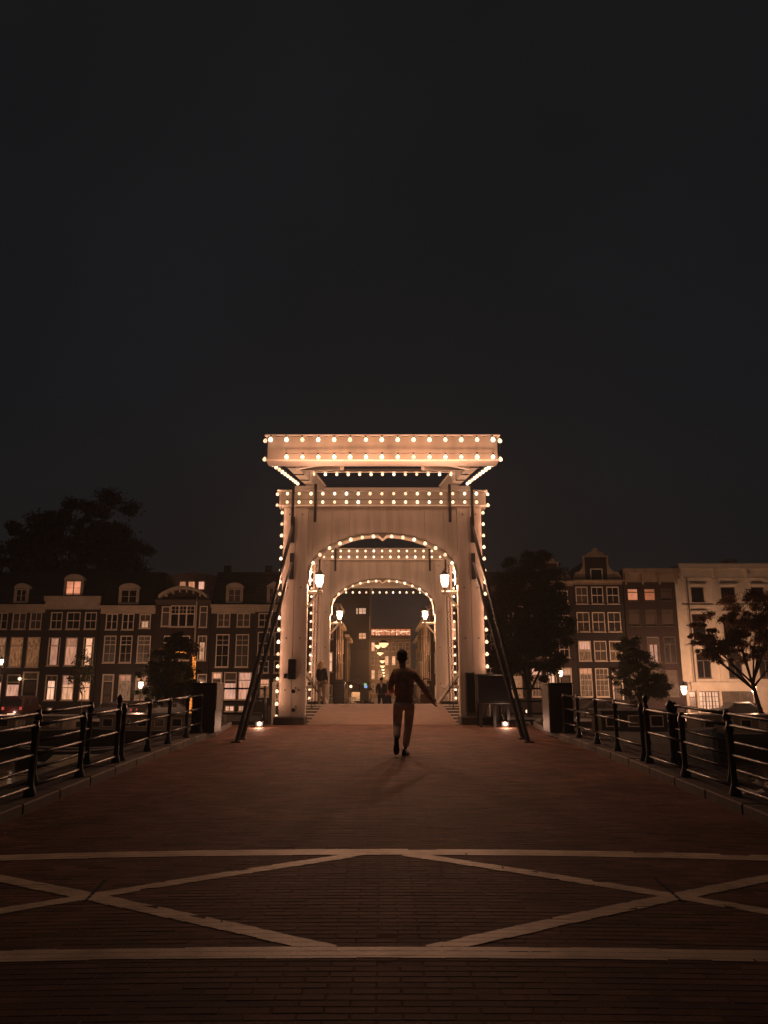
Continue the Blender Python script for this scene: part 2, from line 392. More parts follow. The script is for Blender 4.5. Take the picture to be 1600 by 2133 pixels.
for rc in rects:
    if rc in nearset: continue
    n0 = len(q.v); q.v += brick_verts(*rc, roadz, random.uniform(-.0006, .0006)); q.f += [tuple(n0+i for i in f) for f in BF]
    tones += [random.random()]*5
pv = q.build('brick_paving', M['pav'], road); pv['kind'] = 'stuff'; set_tone(pv.data, tones)

# painted lines, clipped to the brick tops they lie on
def clip(poly, edges):
    for (p, n) in edges:
        o = []
        for i in range(len(poly)):
            a, b_ = poly[i], poly[(i+1) % len(poly)]
            da = (a[0]-p[0])*n[0]+(a[1]-p[1])*n[1]; db = (b_[0]-p[0])*n[0]+(b_[1]-p[1])*n[1]
            if da >= 0: o.append(a)
            if da*db < 0: t_ = da/(da-db); o.append((a[0]+(b_[0]-a[0])*t_, a[1]+(b_[1]-a[1])*t_))
        poly = o
        if len(poly) < 3: return None
    return poly
def marking(A, B, w, lift=.0030):
    A, B = Vector(A[:2]), Vector(B[:2]); d = (B-A).normalized(); n = Vector((-d.y, d.x))
    q = MB()
    for (xa, xb, ya, yb) in rects:
        c = Vector(((xa+xb)/2, (ya+yb)/2))
        if abs((c-A).dot(n)) > w/2+.15 or (c-A).dot(d) < -.2 or (c-B).dot(d) > .2: continue
        ww = w/2+random.uniform(-.007, .007)
        ed = [(A, d), (B, -d), (A-n*ww, n), (A+n*ww, -n)]
        if random.random() < .07: (ed.__setitem__(2, (A-n*(ww-random.uniform(.01, .04)), n)) if random.random() < .5 else ed.__setitem__(3, (A+n*(ww-random.uniform(.01, .04)), -n)))
        pl = clip([(xa+.006, ya+.006), (xb-.006, ya+.006), (xb-.006, yb-.006), (xa+.006, yb-.006)], ed)
        if pl is None or random.random() < .004: continue
        q.quad(*[(x, y, roadz(x, y)+lift) for x, y in pl])
        # paint that ran into the joint between this brick and the next
        if True:
            for rc in ((xb-.006, xb+.006, ya-.006, yb+.006), (xa+.006, xb-.006, yb-.006, yb+.006)):
                if random.random() < .03: continue
                pl = clip([(rc[0], rc[2]), (rc[1], rc[2]), (rc[1], rc[3]), (rc[0], rc[3])], ed)
                if pl: q.quad(*[(x, y, roadz(x, y)+lift-.001) for x, y in pl])
    tag(q.build('road_marking', M['paint']), kind='structure')
def gp(px, py): return G(px, py)
ym1 = gp(797, 1777).y; ym2 = gp(797, 1984).y
marking((-3.95, ym1+.03), (3.95, ym1+.03), .20)
marking((-3.95, ym2), (3.95, ym2), .165)
def diag(px1, py1, px2, py2, lift):
    a, b_ = gp(px1, py1), gp(px2, py2); d = (b_-a); k = (abs(3.95)-abs(a.x))/(abs(b_.x)-abs(a.x))
    marking(a, a+d*min(k, 3), .135, lift)
diag(755, 1779, 185, 1868, .0033); diag(845, 1779, 1410, 1868, .0033)
diag(690, 1979, 185, 1868, .0036); diag(900, 1979, 1410, 1868, .0036)

for (a_, b_) in (((1362, 1828), (1424, 1881)), ((222, 1832), (176, 1880))):
    A_, B_ = gp(*a_), gp(*b_); q = MB(); n_ = 8
    for i in range(n_):
        u0, u1 = A_.lerp(B_, i/n_), A_.lerp(B_, (i+1)/n_-.02); d_ = (B_-A_).normalized().cross(Vector((0, 0, 1)))*.012
        q.quad(*[(p_.x, p_.y, roadz(p_.x, p_.y)+.0046) for p_ in (u0-d_, u1-d_, u1+d_, u0+d_)])
    tag(q.build('joint_strip', M['black']), kind='structure')
# ------------------------------------------------------------------ drawbridge gates
Y1, Y2 = 21.5, 31.6
XO, XI = 2.82, 2.13
ZB = P(797, 1054, Y1).z; ZT = P(797, 1022, Y1).z
apx = [(641, 1215), (641, 1192), (644, 1176), (652, 1163), (666, 1150.5), (690, 1135), (708, 1126), (730, 1117.5), (754, 1112), (778, 1109.5), (797, 1109)]
AR = [(-XI, P(p[0], p[1], Y1).z) if i < 2 else (P(p[0], p[1], Y1).x, P(p[0], p[1], Y1).z) for i, p in enumerate(apx)]
AR = [(max(-XI, x), z) for x, z in AR]
ARCH = AR + [(-x, z) for x, z in reversed(AR[:-1])]
def archz(x):
    x = -abs(x)
    for i in range(len(AR)-1):
        a, b_ = AR[i], AR[i+1]
        if a[0] <= x <= b_[0] and b_[0] > a[0]: return a[1]+(b_[1]-a[1])*(x-a[0])/(b_[0]-a[0])
    return AR[1][1]
BULB = []
def bulb_mesh():
    q = MB(); q.lathe((0, 0, 0), [(.012, .050), (.020, .040), (.039, .016), (.044, -.007), (.039, -.030), (.022, -.044), (.004, -.048)], 10)
    me = bpy.data.meshes.new('light_bulb'); me.from_pydata(q.v, [], q.f); me.materials.append(M['bulb'])
    me.polygons.foreach_set('use_smooth', [True]*len(me.polygons)); return me
BMES = [bulb_mesh() for _ in range(3)]
BMES[1].materials[0] = M['bulb_b']; BMES[2].materials[0] = M['bulb_c']
BRND = random.Random(11)
q = MB(); q.lathe((0, 0, 0), [(.016, .090), (.020, .085), (.018, .055), (.016, .053)], 8)
SME = bpy.data.meshes.new('socket'); SME.from_pydata(q.v, [], q.f); SME.materials.append(M['black'])
NB = [0]
def bulb_lamp(w):
    l = bpy.data.lights.new('bulb_light', 'POINT'); l.energy = w; l.color = WARM; l.shadow_soft_size = .04; return l
BLS = {1: (bulb_lamp(P_BULB*.66), .10), 2: (bulb_lamp(P_BULB*2.0), .27), 3: (bulb_lamp(P_BULB*15), .30), 6: (bulb_lamp(P_BULB*1.05), .12), 4: (bulb_lamp(P_BULB*.3), 0), 5: (bulb_lamp(P_BULB*.5), .12)}
def light_string(label, pts, group='strings of light bulbs on the drawbridge', rot=None, cable=True, sc=1, out=(0, -1, 0), power=1):
    t = thing('light_string', label, 'string lights', pts[0], group)
    ms = []
    for p in pts:
        o = bpy.data.objects.new('light_bulb', BMES[BRND.choice((0, 0, 0, 1, 2))]); COL.objects.link(o); o.parent = t; o.location = Vector(p)-Vector(pts[0]); o.scale = [sc*BRND.uniform(.92, 1.08)]*3; o.rotation_euler = (BRND.uniform(-.15, .15), BRND.uniform(-.15, .15), 0)
        s_ = bpy.data.objects.new('socket', SME); COL.objects.link(s_); s_.parent = o
        l = bpy.data.objects.new('bulb_light', BLS[power][0]); COL.objects.link(l); l.parent = o
        l.location = (0, -BLS[power][1], -.30 if power == 3 else 0)
        NB[0] += 1
    if cable and len(pts) > 1:
        q = MB(); cp = []
        for i, p in enumerate(pts):
            p = Vector(p)+Vector((0, 0, .085*sc)); cp.append(p)
            if i < len(pts)-1: cp.append((p+Vector(pts[i+1])+Vector((0, 0, .085*sc)))/2-Vector((0, 0, .012)))
        q.tube(cp, .007, 5).build('cable', M['black'], t)
    return t

def gate(Yc, s, which):
    """s = -1: road side towards the camera; +1: mirrored"""
    Yf = lambda d: Yc + s*d          # d > 0 is the outer (counterweight) side
    zg = gz(Yc-.1)
    t = thing('drawbridge_gate', f'{which} white timber gate of the drawbridge with a basket arch over the roadway', 'bridge gate', (0, Yc, zg), 'white timber gates of the drawbridge')
    yA, yB = sorted((Yf(0), Yf(-.5)))
    for sx_ in (-1, 1):
        xa, xb = sorted((sx_*XO, sx_*XI))
        MB().box(xa+.03, xb-.03, yA+.035, yB-.035, zg+.2, ZB).build('pillar', M['white'], t)
        for (ya, yb) in ((yA, yA+.032), (yB-.032, yB)):
            mid = (xa+xb)/2
            for (p, q_) in ((xa, mid-.006), (mid+.006, xb)):
                MB().box(p, q_, ya, yb, zg+.21, ZB-.002).build('board', M['board'], t, bevel=.004)
        for xx in ((xa, xa+.028), (xb-.028, xb)):
            MB().box(xx[0], xx[1], yA+.036, yB-.036, zg+.21, ZB-.002 if abs((xx[0]+xx[1])/2) > 2.4 else AR[1][1]).build('board', M['board'], t)
        for zz in (zg+.9, zg+2.3, zg+3.7, ZB-.25):
            for dx in (.16, .53):
                xx = (xa+dx if sx_ > 0 else xb-dx); MB().tube([(xx, yA-.014, zz), (xx, yA-.0015, zz)], .022, 8).build('bolt', M['black'], t)
        # corner moulding on the inner edge
        MB().box(sx_*XI-.02, sx_*XI+.02, yA-.012, yA+.02, zg+.22, AR[1][1]-.05).build('corner_moulding', M['white'], t)
        bx = MB(); xa2, xb2 = sorted((sx_*(XO+.10), sx_*(XI-.03))); bx.box(xa2, xb2, yA-.28, yB+.1, zg-.25, zg+.21)
        bx.build('base_block', M['stone_d'], t, bevel=.02)
    # spandrel core and boards
    core = [(-XI, ZB), *ARCH[1:-1], (XI, ZB)]
    MB().prism([(XI, ZB-.001)] + [(-XI, ZB-.001)] + ARCH[1:-1], yA+.10, yB-.10).build('spandrel', M['white'], t, recalc=True)
    cuts = [-XI, -1.98, -1.45, -.94, -.22, .47, 1.2, 1.75, 1.98, XI]
    for (ya, yb) in ((yA+.07, yA+.10), (yB-.10, yB-.07)):
        for a, b_ in zip(cuts[:-1], cuts[1:]):
            xs = fr(a+.006, b_-.006, max(2, int((b_-a)/.09)))
            poly = [(x, archz(x)+.0) for x in xs] + [(b_-.006, ZB-.002), (a+.006, ZB-.002)]
            MB().prism(poly, ya, yb).build('board', M['board'], t, recalc=True)
    # arch moulding with the pointed notch in the middle
    q = MB()
    A2 = [(a[0], a[1]) for a in ARCH]
    inn = []
    for i, a in enumerate(A2):
        p0, p1 = A2[max(0, i-1)], A2[min(len(A2)-1, i+1)]
        d = Vector((p1[0]-p0[0], p1[1]-p0[1])).normalized(); n = Vector((d.y, -d.x)); inn.append((a[0]+n.x*.07, a[1]+n.y*.07))
    for i in range(len(A2)-1):
        if abs((A2[i][0]+A2[i+1][0])/2) < .12: continue
        q.prism([A2[i], A2[i+1], inn[i+1], inn[i]], yA+.03, yB-.03)
    z0 = archz(0)
    q.prism([(-.22, z0+.0), (-.24, z0-.06), (-.13, z0-.07), (0, z0-.17), (.13, z0-.07), (.24, z0-.06), (.22, z0+.0)], yA+.02, yB-.02)
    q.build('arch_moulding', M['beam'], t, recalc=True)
    # top beam with lips
    bw = 2.96; yo0, yo1 = yA-.07, yB+.07
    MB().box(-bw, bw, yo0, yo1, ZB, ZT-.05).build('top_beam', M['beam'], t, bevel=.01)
    MB().box(-bw-.05, bw+.05, yo0-.05, yo1+.05, ZT-.048, ZT).build('beam_cap', M['white'], t, bevel=.01)
    MB().box(-bw-.02, bw+.02, yo0-.03, yo1+.03, ZB-.03, ZB+.012).build('beam_lip', M['white'], t, bevel=.005)
    # black iron straps down the face
    for x in (-2.56, -1.92, 1.92, 2.56):
        for ys in (yo0-.055, yo1+.055):
            q = MB(); q.box(x-.04, x+.04, min(ys, ys+.0)-.012, ys+.012, ZB-.50, ZT+.16)
            q.build('iron_strap', M['black'], t, bevel=.004)
    # pivot blocks
    for x in (-2.2, 2.2):
        MB().box(x-.33, x+.33, yo0+.05, yo1-.05, ZT, ZT+.14).build('pivot_block', M['white'], t, bevel=.01)
    return t, yA, yB
g1, yA1, yB1 = gate(Y1, -1, 'nearer')
g2, yA2, yB2 = gate(Y2, 1, 'farther')
g1['label'] = 'nearer and larger white timber gate with basket arch, festooned with bulbs'
g2['label'] = 'farther white timber gate seen through the arch of the nearer one'
# fittings of the nearer gate
def fit(name, x0, x1, y0, y1, d, parent, bev=.006, m='black'):
    a, b_ = P(x0, y1, yA1-d/2), P(x1, y0, yA1-d/2)
    return MB().box(a.x, b_.x, yA1-d, yA1-.0015, a.z, b_.z).build(name, M[m], parent, bevel=bev)
t = thing('switch_box', 'black metal box mounted on the left pillar of the nearer gate', 'box', P(608, 1415, yA1))
fit('box_body', 600, 617, 1373, 1415, .16, t); fit('box_arm', 591, 599.5, 1403, 1413, .10, t)
for py in (1440, 1479):
    for k_, (dx, dy, r_) in enumerate(((0, 0, .055), (5, -7, .022))):
        c = P(611+dx, py+dy, yA1-.006)
        q = MB(); q.tube([(c.x, yA1-.012, c.z), (c.x, yA1-.0015, c.z)], r_, 16); q.build('bolt_hole_plate', M['black'], g1)
t = thing('narrow_cabinet', 'tall narrow black cabinet fixed to the right pillar of the nearer gate', 'cabinet', P(980, 1484, yA1))
fit('cabinet_body', 971, 988, 1400, 1484, .22, t, .02); fit('cabinet_door', 973, 986, 1404, 1480, .235, t, .004)
t = thing('control_cabinet', 'large dark control cabinet on legs right of the nearer gate', 'cabinet', (3.0, 20.9, gz(20.9)))
a, b_ = P(995, 1466, 20.75), P(1060, 1407, 20.75)
MB().box(a.x, b_.x, 20.6, 21.15, a.z, b_.z).build('cabinet_body', M['dark'], t, bevel=.015)
MB().box(a.x-.03, b_.x+.03, 20.56, 21.19, b_.z, b_.z+.035).build('cabinet_lid', M['green'], t, bevel=.01)
MB().box(a.x+.04, b_.x-.04, 20.588, 20.599, a.z+.05, b_.z-.05).build('cabinet_door', M['dark'], t, bevel=.003)
for x in (a.x+.06, (a.x+b_.x)/2, b_.x-.06):
    for y in (20.66, 21.09):
        MB().box(x-.035, x+.035, y-.035, y+.035, gz(20.9)-.1, a.z).build('leg', M['dark'], t)

# balance frames
def balance(Yc, s, which):
    f = lambda d: Yc + s*d            # d along the outer direction (s=-1 towards camera)
    t = thing('balance_frame', f'{which}', 'balance frame', (0, Yc, ZT+.14), 'balance frames on top of the gates')
    zl = lambda d: 7.46 - .165*d      # centre height of the arms
    for x in (-2.14, 2.14):
        q = MB(); q.bar((x, f(5.5), zl(5.5)), (x, f(-4.6), zl(-4.6)), .26, .36); q.build('arm', M['white'], t, bevel=.012)
        q = MB(); q.bar((x, f(5.5), zl(5.5)+.2), (x, f(-4.6), zl(-4.6)+.2), .34, .04); q.build('arm_cap', M['white'], t, bevel=.006)
        for d in (1.2, 2.6, 4.2):
            q = MB(); q.bar((x, f(d-.03), zl(d)), (x, f(d+.03), zl(d)-.01), .275, .40); q.build('iron_band', M['black'], t)
    zb0, zb1 = P(797, 957, 15.6).z, P(797, 909, 15.6).z
    y0, y1 = sorted((f(5.9), f(5.5)))
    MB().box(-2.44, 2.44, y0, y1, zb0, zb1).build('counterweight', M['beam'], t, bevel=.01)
    MB().box(-2.50, 2.50, y0-.05, y1+.05, zb1, zb1+.035).build('counterweight_cap', M['white'], t, bevel=.008)
    MB().box(-2.46, 2.46, y0-.02, y1+.02, zb0-.03, zb0+.0).build('counterweight_lip', M['white'], t, bevel=.006)
    # curved cross brace behind the box and the cross bar over the gate
    q = MB(); n = 16; zz = zl(4.4)-.18
    pts = []
    for i in range(n+1):
        u = -1+2*i/n; pts.append((2.0*u, zz+.0+.20*(1-abs(u)**2.2)))
    for i in range(n):
        a, b_ = pts[i], pts[i+1]; q.prism([a, b_, (b_[0], b_[1]-.10), (a[0], a[1]-.10)], f(4.4)-.06, f(4.4)+.06)
    q.build('cross_brace', M['white'], t, recalc=True)
    MB().box(-2.0, 2.0, f(-.05)-.05, f(-.05)+.05, 7.64, 7.74).build('cross_bar', M['white'], t, bevel=.006)
    MB().box(-2.0, 2.0, f(-4.3)-.07, f(-4.3)+.07, zl(-4.3)-.1, zl(-4.3)+.1).build('tie_beam', M['white'], t, bevel=.006)
    for sx_ in (-1, 1):
        q = MB(); q.bar((sx_*2.0, f(3.2), zl(3.2)-.1), (sx_*.9, f(4.95), zb0+.1), .09, .12); q.build('diagonal_strut', M['white'], t)
    return t, zl, zb0, zb1
bf1, zl, zb0, zb1 = balance(Y1, -1, 'nearer balance frame with its long counterweight box reaching out towards the viewer')
bf2, *_ = balance(Y2, 1, 'farther balance frame reaching out over the road beyond the second gate')

# light strings
def X_at(px, py, Y): return P(px, py, Y).x
yb_ = Y1-5.9-.13
light_string('upper row of bulbs along the counterweight box above the nearer gate', [P(563.7+33.1*i, 915.5, yb_) for i in range(15)], power=6)
light_string('lower row of bulbs along the counterweight box above the nearer gate', [P(597+33.1*i, 951.5, yb_) for i in range(14)], power=3)
for sx_, side in ((-1, 'left'), (1, 'right')):
    pts = [(sx_*2.50, Y1-5.85, zb1-.08), (sx_*2.50, Y1-5.85, zb0+.02)]
    for i in range(1, 12):
        d = 5.75-i*.50; pts.append((sx_*(2.50-.10*i/14), Y1-d, zl(d)-.20))
    light_string(f'slanting row of bulbs under the {side} arm of the nearer balance frame', pts, power=4)
light_string('short row of bulbs on the cross bar between the arms over the nearer gate', [(-2.0+.333*i, yA1+.12, 7.60) for i in range(13)])
light_string('row of bulbs low on the far counterweight, seen through both arches', [P(714+14.0*(i+.5), 1234, Y2+4.95) for i in range(12)])
for (yf, nm, which) in ((yA1, g1, 'nearer'), (yA2, g2, 'farther')):
    yy = yf-.07-.14
    x0, x1 = P(599.8, 1030, Y1-.1).x, P(991.5, 1030, Y1-.1).x
    for zz, w in ((P(797, 1030, Y1-.1).z, 'upper'), (P(797, 1047.5, Y1-.1).z, 'lower')):
        light_string(f'{w} row of bulbs across the top beam of the {which} gate', [(x0+(x1-x0)*i/16, yy, zz) for i in range(17)])
    arc = [(652.4, 1171), (666.6, 1154), (686.6, 1140), (708.4, 1130.5), (731, 1122.5), (754.6, 1118), (778, 1116)]
    pts = [(P(a[0], a[1], Y1).x, yf+.0, P(a[0], a[1], Y1).z-.02) for a in arc]
    pts = pts + [(-p[0], p[1], p[2]) for p in reversed(pts)]
    light_string(f'arched row of bulbs under the arch of the {which} gate', pts, power=5)
    for sx_, side in ((-1, 'left'), (1, 'right')):
        n_b = 19 if not (sx_ == 1 and which == 'nearer') else 15
        pts = [(sx_*3.04, yf+.1, ZT-.08), (sx_*3.04, yf+.1, ZB+.05)]
        pts += [(sx_*(XO+.07), yf+.12, ZB-.17-.334*i) for i in range(n_b-1)]
        light_string(f'hanging row of bulbs down the {side} edge of the {which} gate', pts, power=2)

# lanterns on brackets
def lantern_parts(t, c, sc=1.0, watt=26, mount=None, em='lan'):
    c = Vector(c)
    q = MB(); n = 6
    q.lathe(c, [(.055*sc, -.19*sc), (.115*sc, .12*sc)], n); q.build('lamp_glass', M[em], t)
    q = MB()
    for k in range(n):
        a = 2*math.pi*k/n
        q.tube([c+Vector((.058*sc*math.cos(a), .058*sc*math.sin(a), -.19*sc)), c+Vector((.118*sc*math.cos(a), .118*sc*math.sin(a), .12*sc))], .006*sc, 4)
    q.lathe(c, [(.06*sc, -.205*sc), (.06*sc, -.19*sc)], n); q.lathe(c, [(.03*sc, -.25*sc), (.035*sc, -.20*sc)], 8)
    q.build('lamp_frame', M['black'], t)
    q = MB(); q.lathe(c, [(.135*sc, .12*sc), (.13*sc, .135*sc), (.06*sc, .20*sc), (.05*sc, .24*sc), (.02*sc, .26*sc), (.012*sc, .30*sc)], n); q.build('lamp_cap', M['black'], t)
    lamp('lantern_light', c-Vector((0, 0, .03*sc)), watt, (1, .50, .29), t, .06*sc)
def bracket_lantern(px, py, Yp, sx_, label):
    c = P(px, py, Yp)
    t = thing('bracket_lantern', label, 'lantern', (sx_*XI, Yp, c.z-.5), 'lanterns on brackets inside the gates')
    lantern_parts(t, c, 1.12, 430)
    zz = c.z-.36
    q = MB(); q.bar((sx_*(XI-.002), Yp, zz), (c.x-sx_*.10, Yp, zz), .08, .09); q.build('bracket_arm', M['white'], t, bevel=.006)
    q = MB(); q.bar((sx_*(XI-.002), Yp, zz-.42), (c.x+sx_*.04, Yp, zz-.03), .06, .06); q.build('bracket_strut', M['white'], t)
    q = MB(); q.tube([(c.x, Yp, zz+.04), (c.x, Yp, c.z-.25)], .022, 8); q.build('lantern_stem', M['white'], t)
yl = Y1+.30
bracket_lantern(665.5, 1208, yl, -1, 'glowing lantern on the left bracket of the nearer gate')
bracket_lantern(926.5, 1208, yl, 1, 'glowing lantern on the right bracket of the nearer gate')
bracket_lantern(707.5, 1280, Y2-.0+.2, -1, 'glowing lantern on the left bracket of the farther gate')
bracket_lantern(885.5, 1280, Y2+.2, 1, 'glowing lantern on the right bracket of the farther gate')

# black raking braces
for s_, side in ((-1, 'left'), (1, 'right')):
    for (yy, zt, w, xx) in ((16.75, 6.0, 'outer', 3.05), (17.55, 4.95, 'inner', 3.08)):
        zb = roadz(3, yy)
        t = thing('raking_brace', f'{w} of the two black raking braces {side} of the nearer gate', 'brace', (s_*xx, yy, zb), 'black raking braces of the gate')
        a, b_ = Vector((s_*xx, yy, zb-.0)), Vector((s_*2.56, yA1-.05, zt))
        q = MB(); q.bar(a, b_, .022, .085); q.build('web', M['black'], t)
        for off in (-.042, .042):
            q = MB(); n_ = (b_-a).normalized().cross(Vector((1, 0, 0))).normalized()*off
            q.bar(a+n_, b_+n_, .075, .016); q.build('flange', M['black'], t, bevel=.004)
        MB().box(s_*xx-.10, s_*xx+.10, yy-.12, yy+.12, zb-.02, zb+.025).build('foot_plate', M['black'], t, bevel=.005)
        MB().box(s_*2.56-.06, s_*2.56+.06, yA1-.03, yA1-.0015, zt-.45, zt+.3).build('head_plate', M['black'], t, bevel=.004)

# deck between the gates
dk = thing('bascule_deck', 'red brown deck of the drawbridge rising between the two gates', 'bridge deck', (0, 26.5, gz(26.5)))
q = MB(); Ys = fr(21.22, 31.85, 44); xs = (-2.04, 2.04)
for i in range(len(Ys)-1):
    y0, y1 = Ys[i], Ys[i+1]; n0 = len(q.v)
    for y, z in ((y0, gz(y0)), (y1, gz(y1))):
        q.v += [(-2.04, y, z-.22), (2.04, y, z-.22), (2.04, y, z+.01), (-2.04, y, z+.01)]
    q.f += [(n0, n0+3, n0+7, n0+4), (n0+3, n0+2, n0+6, n0+7), (n0+1, n0+5, n0+6, n0+2), (n0, n0+4, n0+5, n0+1)]
M['deck'] = mat('worn_deck_surface', (.19, .108, .066), .75, .22, 3, .5, 60)
q.build('roadway', M['deck'], dk, recalc=True)
for s_ in (-1, 1):
    Yp = 21.9
    while Yp < 31.6:
        xa, xb = sorted((s_*2.05, s_*3.05)); z = gz(Yp)-.02
        MB().box(xa, xb, Yp, Yp+.215, z-.05, z-.02).build('plank', M['wood'], dk, bevel=.004)
        if int((Yp-21.9)/.22+.5) % 4 == 0: MB().box(xa+.02, xb-.02, Yp+.04, Yp+.14, z-.0195, z+.006).build('batten', M['white'], dk, bevel=.006)
        Yp += .22
    MB().bar((s_*2.10, 21.6, gz(21.6)-.18), (s_*2.10, 27.5, gz(27.5)-.18), .12, .18).build('edge_beam', M['white'], dk)
    MB().bar((s_*2.10, 27.5, gz(27.5)-.18), (s_*2.10, 31.8, gz(31.8)-.18), .12, .18).build('edge_beam', M['white'], dk)
    side = 'left' if s_ < 0 else 'right'
    t = thing('footway_fence', f'white timber fence with diagonal braces along the {side} footway of the drawbridge', 'fence', (s_*3.05, 26.5, gz(26.5)), 'white fences along the drawbridge footways')
    for i in range(6):
        y = 22.2+i*1.85; z = gz(y)
        MB().box(s_*3.05-.05, s_*3.05+.05, y-.05, y+.05, z-.25, z+1.08).build('post', M['white'], t, bevel=.006)
        if i < 5:
            yb = y+1.85; zb = gz(yb)
            for h in (1.05, .55): MB().bar((s_*3.05, y+.05, z+h), (s_*3.05, yb-.05, zb+h), .05, .08).build('rail', M['white'], t)
            MB().bar((s_*3.05, y+.05, z+(.06 if i % 2 else 1.0)), (s_*3.05, yb-.05, zb+(1.0 if i % 2 else .06)), .04, .07).build('diagonal_brace', M['white'], t)
    # white knee brace by the far gate
    t = thing('knee_brace', f'white slanting timber at the {side} foot of the farther gate', 'brace', (s_*2.3, Y2-1.4, gz(30)), 'white slanting timbers at the farther gate')
    MB().bar((s_*2.95, Y2-2.2, gz(29.4)+1.25), (s_*2.15, Y2-.9, gz(30.6)+.1), .10, .14).build('timber', M['white'], t, bevel=.006)
    MB().bar((s_*2.98, Y2-2.0, gz(29.4)+.62), (s_*2.35, Y2-.7, gz(30.6)+.75), .08, .12).build('timber', M['white'], t, bevel=.006)
# lifting chains
LK = MB(); n, m_ = 10, 5
for i in range(n):
    a = 2*math.pi*i/n
    for j in range(m_):
        b_ = 2*math.pi*j/m_; rr = .026+.009*math.cos(b_)
        LK.v.append((rr*math.cos(a), .009*math.sin(b_), rr*math.sin(a)*1.0 + (.028 if math.sin(a) > 0 else -.028)))
for i in range(n):
    for j in range(m_):
        LK.f.append((i*m_+j, i*m_+(j+1) % m_, ((i+1) % n)*m_+(j+1) % m_, ((i+1) % n)*m_+j))
LM = bpy.data.meshes.new('chain_link'); LM.from_pydata(LK.v, [], LK.f); LM.materials.append(M['black']); LM.polygons.foreach_set('use_smooth', [True]*len(LM.polygons))
for s_, side in ((-1, 'left'), (1, 'right')):
    for yy, w in ((25.75, 'nearer'), (26.95, 'farther')):
        t = thing('lifting_chain', f'{w} black lifting chain hanging on the {side} side of the drawbridge', 'chain', (s_*2.2, yy, gz(yy)), 'black lifting chains')
        zt_ = 8.0; zz = gz(yy); i = 0; H_ = zt_-zz
        while zz+i*.088 < zt_:
            u = i*.088/H_
            o = bpy.data.objects.new('chain_link', LM); COL.objects.link(o); o.parent = t
            o.location = (s_*.10*(1-u), 0, i*.088); o.rotation_euler = (0, 0, R(90)*(i % 2)+.3); i += 1

# ------------------------------------------------------------------ railings
def post_mb(x, y, z, h, fin=False):
    q = MB()
    q.lathe((x, y, z), [(.075, -.05), (.07, .04), (.042, .12), (.036, .2), (.036, h-.12), (.05, h-.10), (.05, h-.05), (.036, h-.03), (.036, h+.02)], 10)
    return q
def finial(q, x, y, z):
    q.lathe((x, y, z), [(.04, 0), (.022, .03), (.038, .07), (.045, .11), (.036, .15), (.012, .18)], 12)
def railing(label, pts, hs, fin=(), zf=None, group='iron railings of the bridge', r=.02, post_h=None):
    t = thing('railing', label, 'railing', (pts[0][0], pts[0][1], roadz(*pts[0][:2])), group)
    zz = lambda p: roadz(min(4.0, abs(p[0])), p[1])+.12
    H_ = post_h or hs[0]+.03
    for i, p in enumerate(pts):
        q = post_mb(p[0], p[1], zz(p), H_-.12+(.0))
        if i in fin: finial(q, p[0], p[1], zz(p)+H_-.10)
        q.build('post', M['green'], t, smooth=True)
        if i < len(pts)-1:
            p2 = pts[i+1]
            for h in hs:
                MB().tube([(p[0], p[1], zz(p)-.12+h), (p2[0], p2[1], zz(p2)-.12+h)], r if h != hs[0] else r*1.15, 8).build('rail', M['green'], t, smooth=True)
    return t
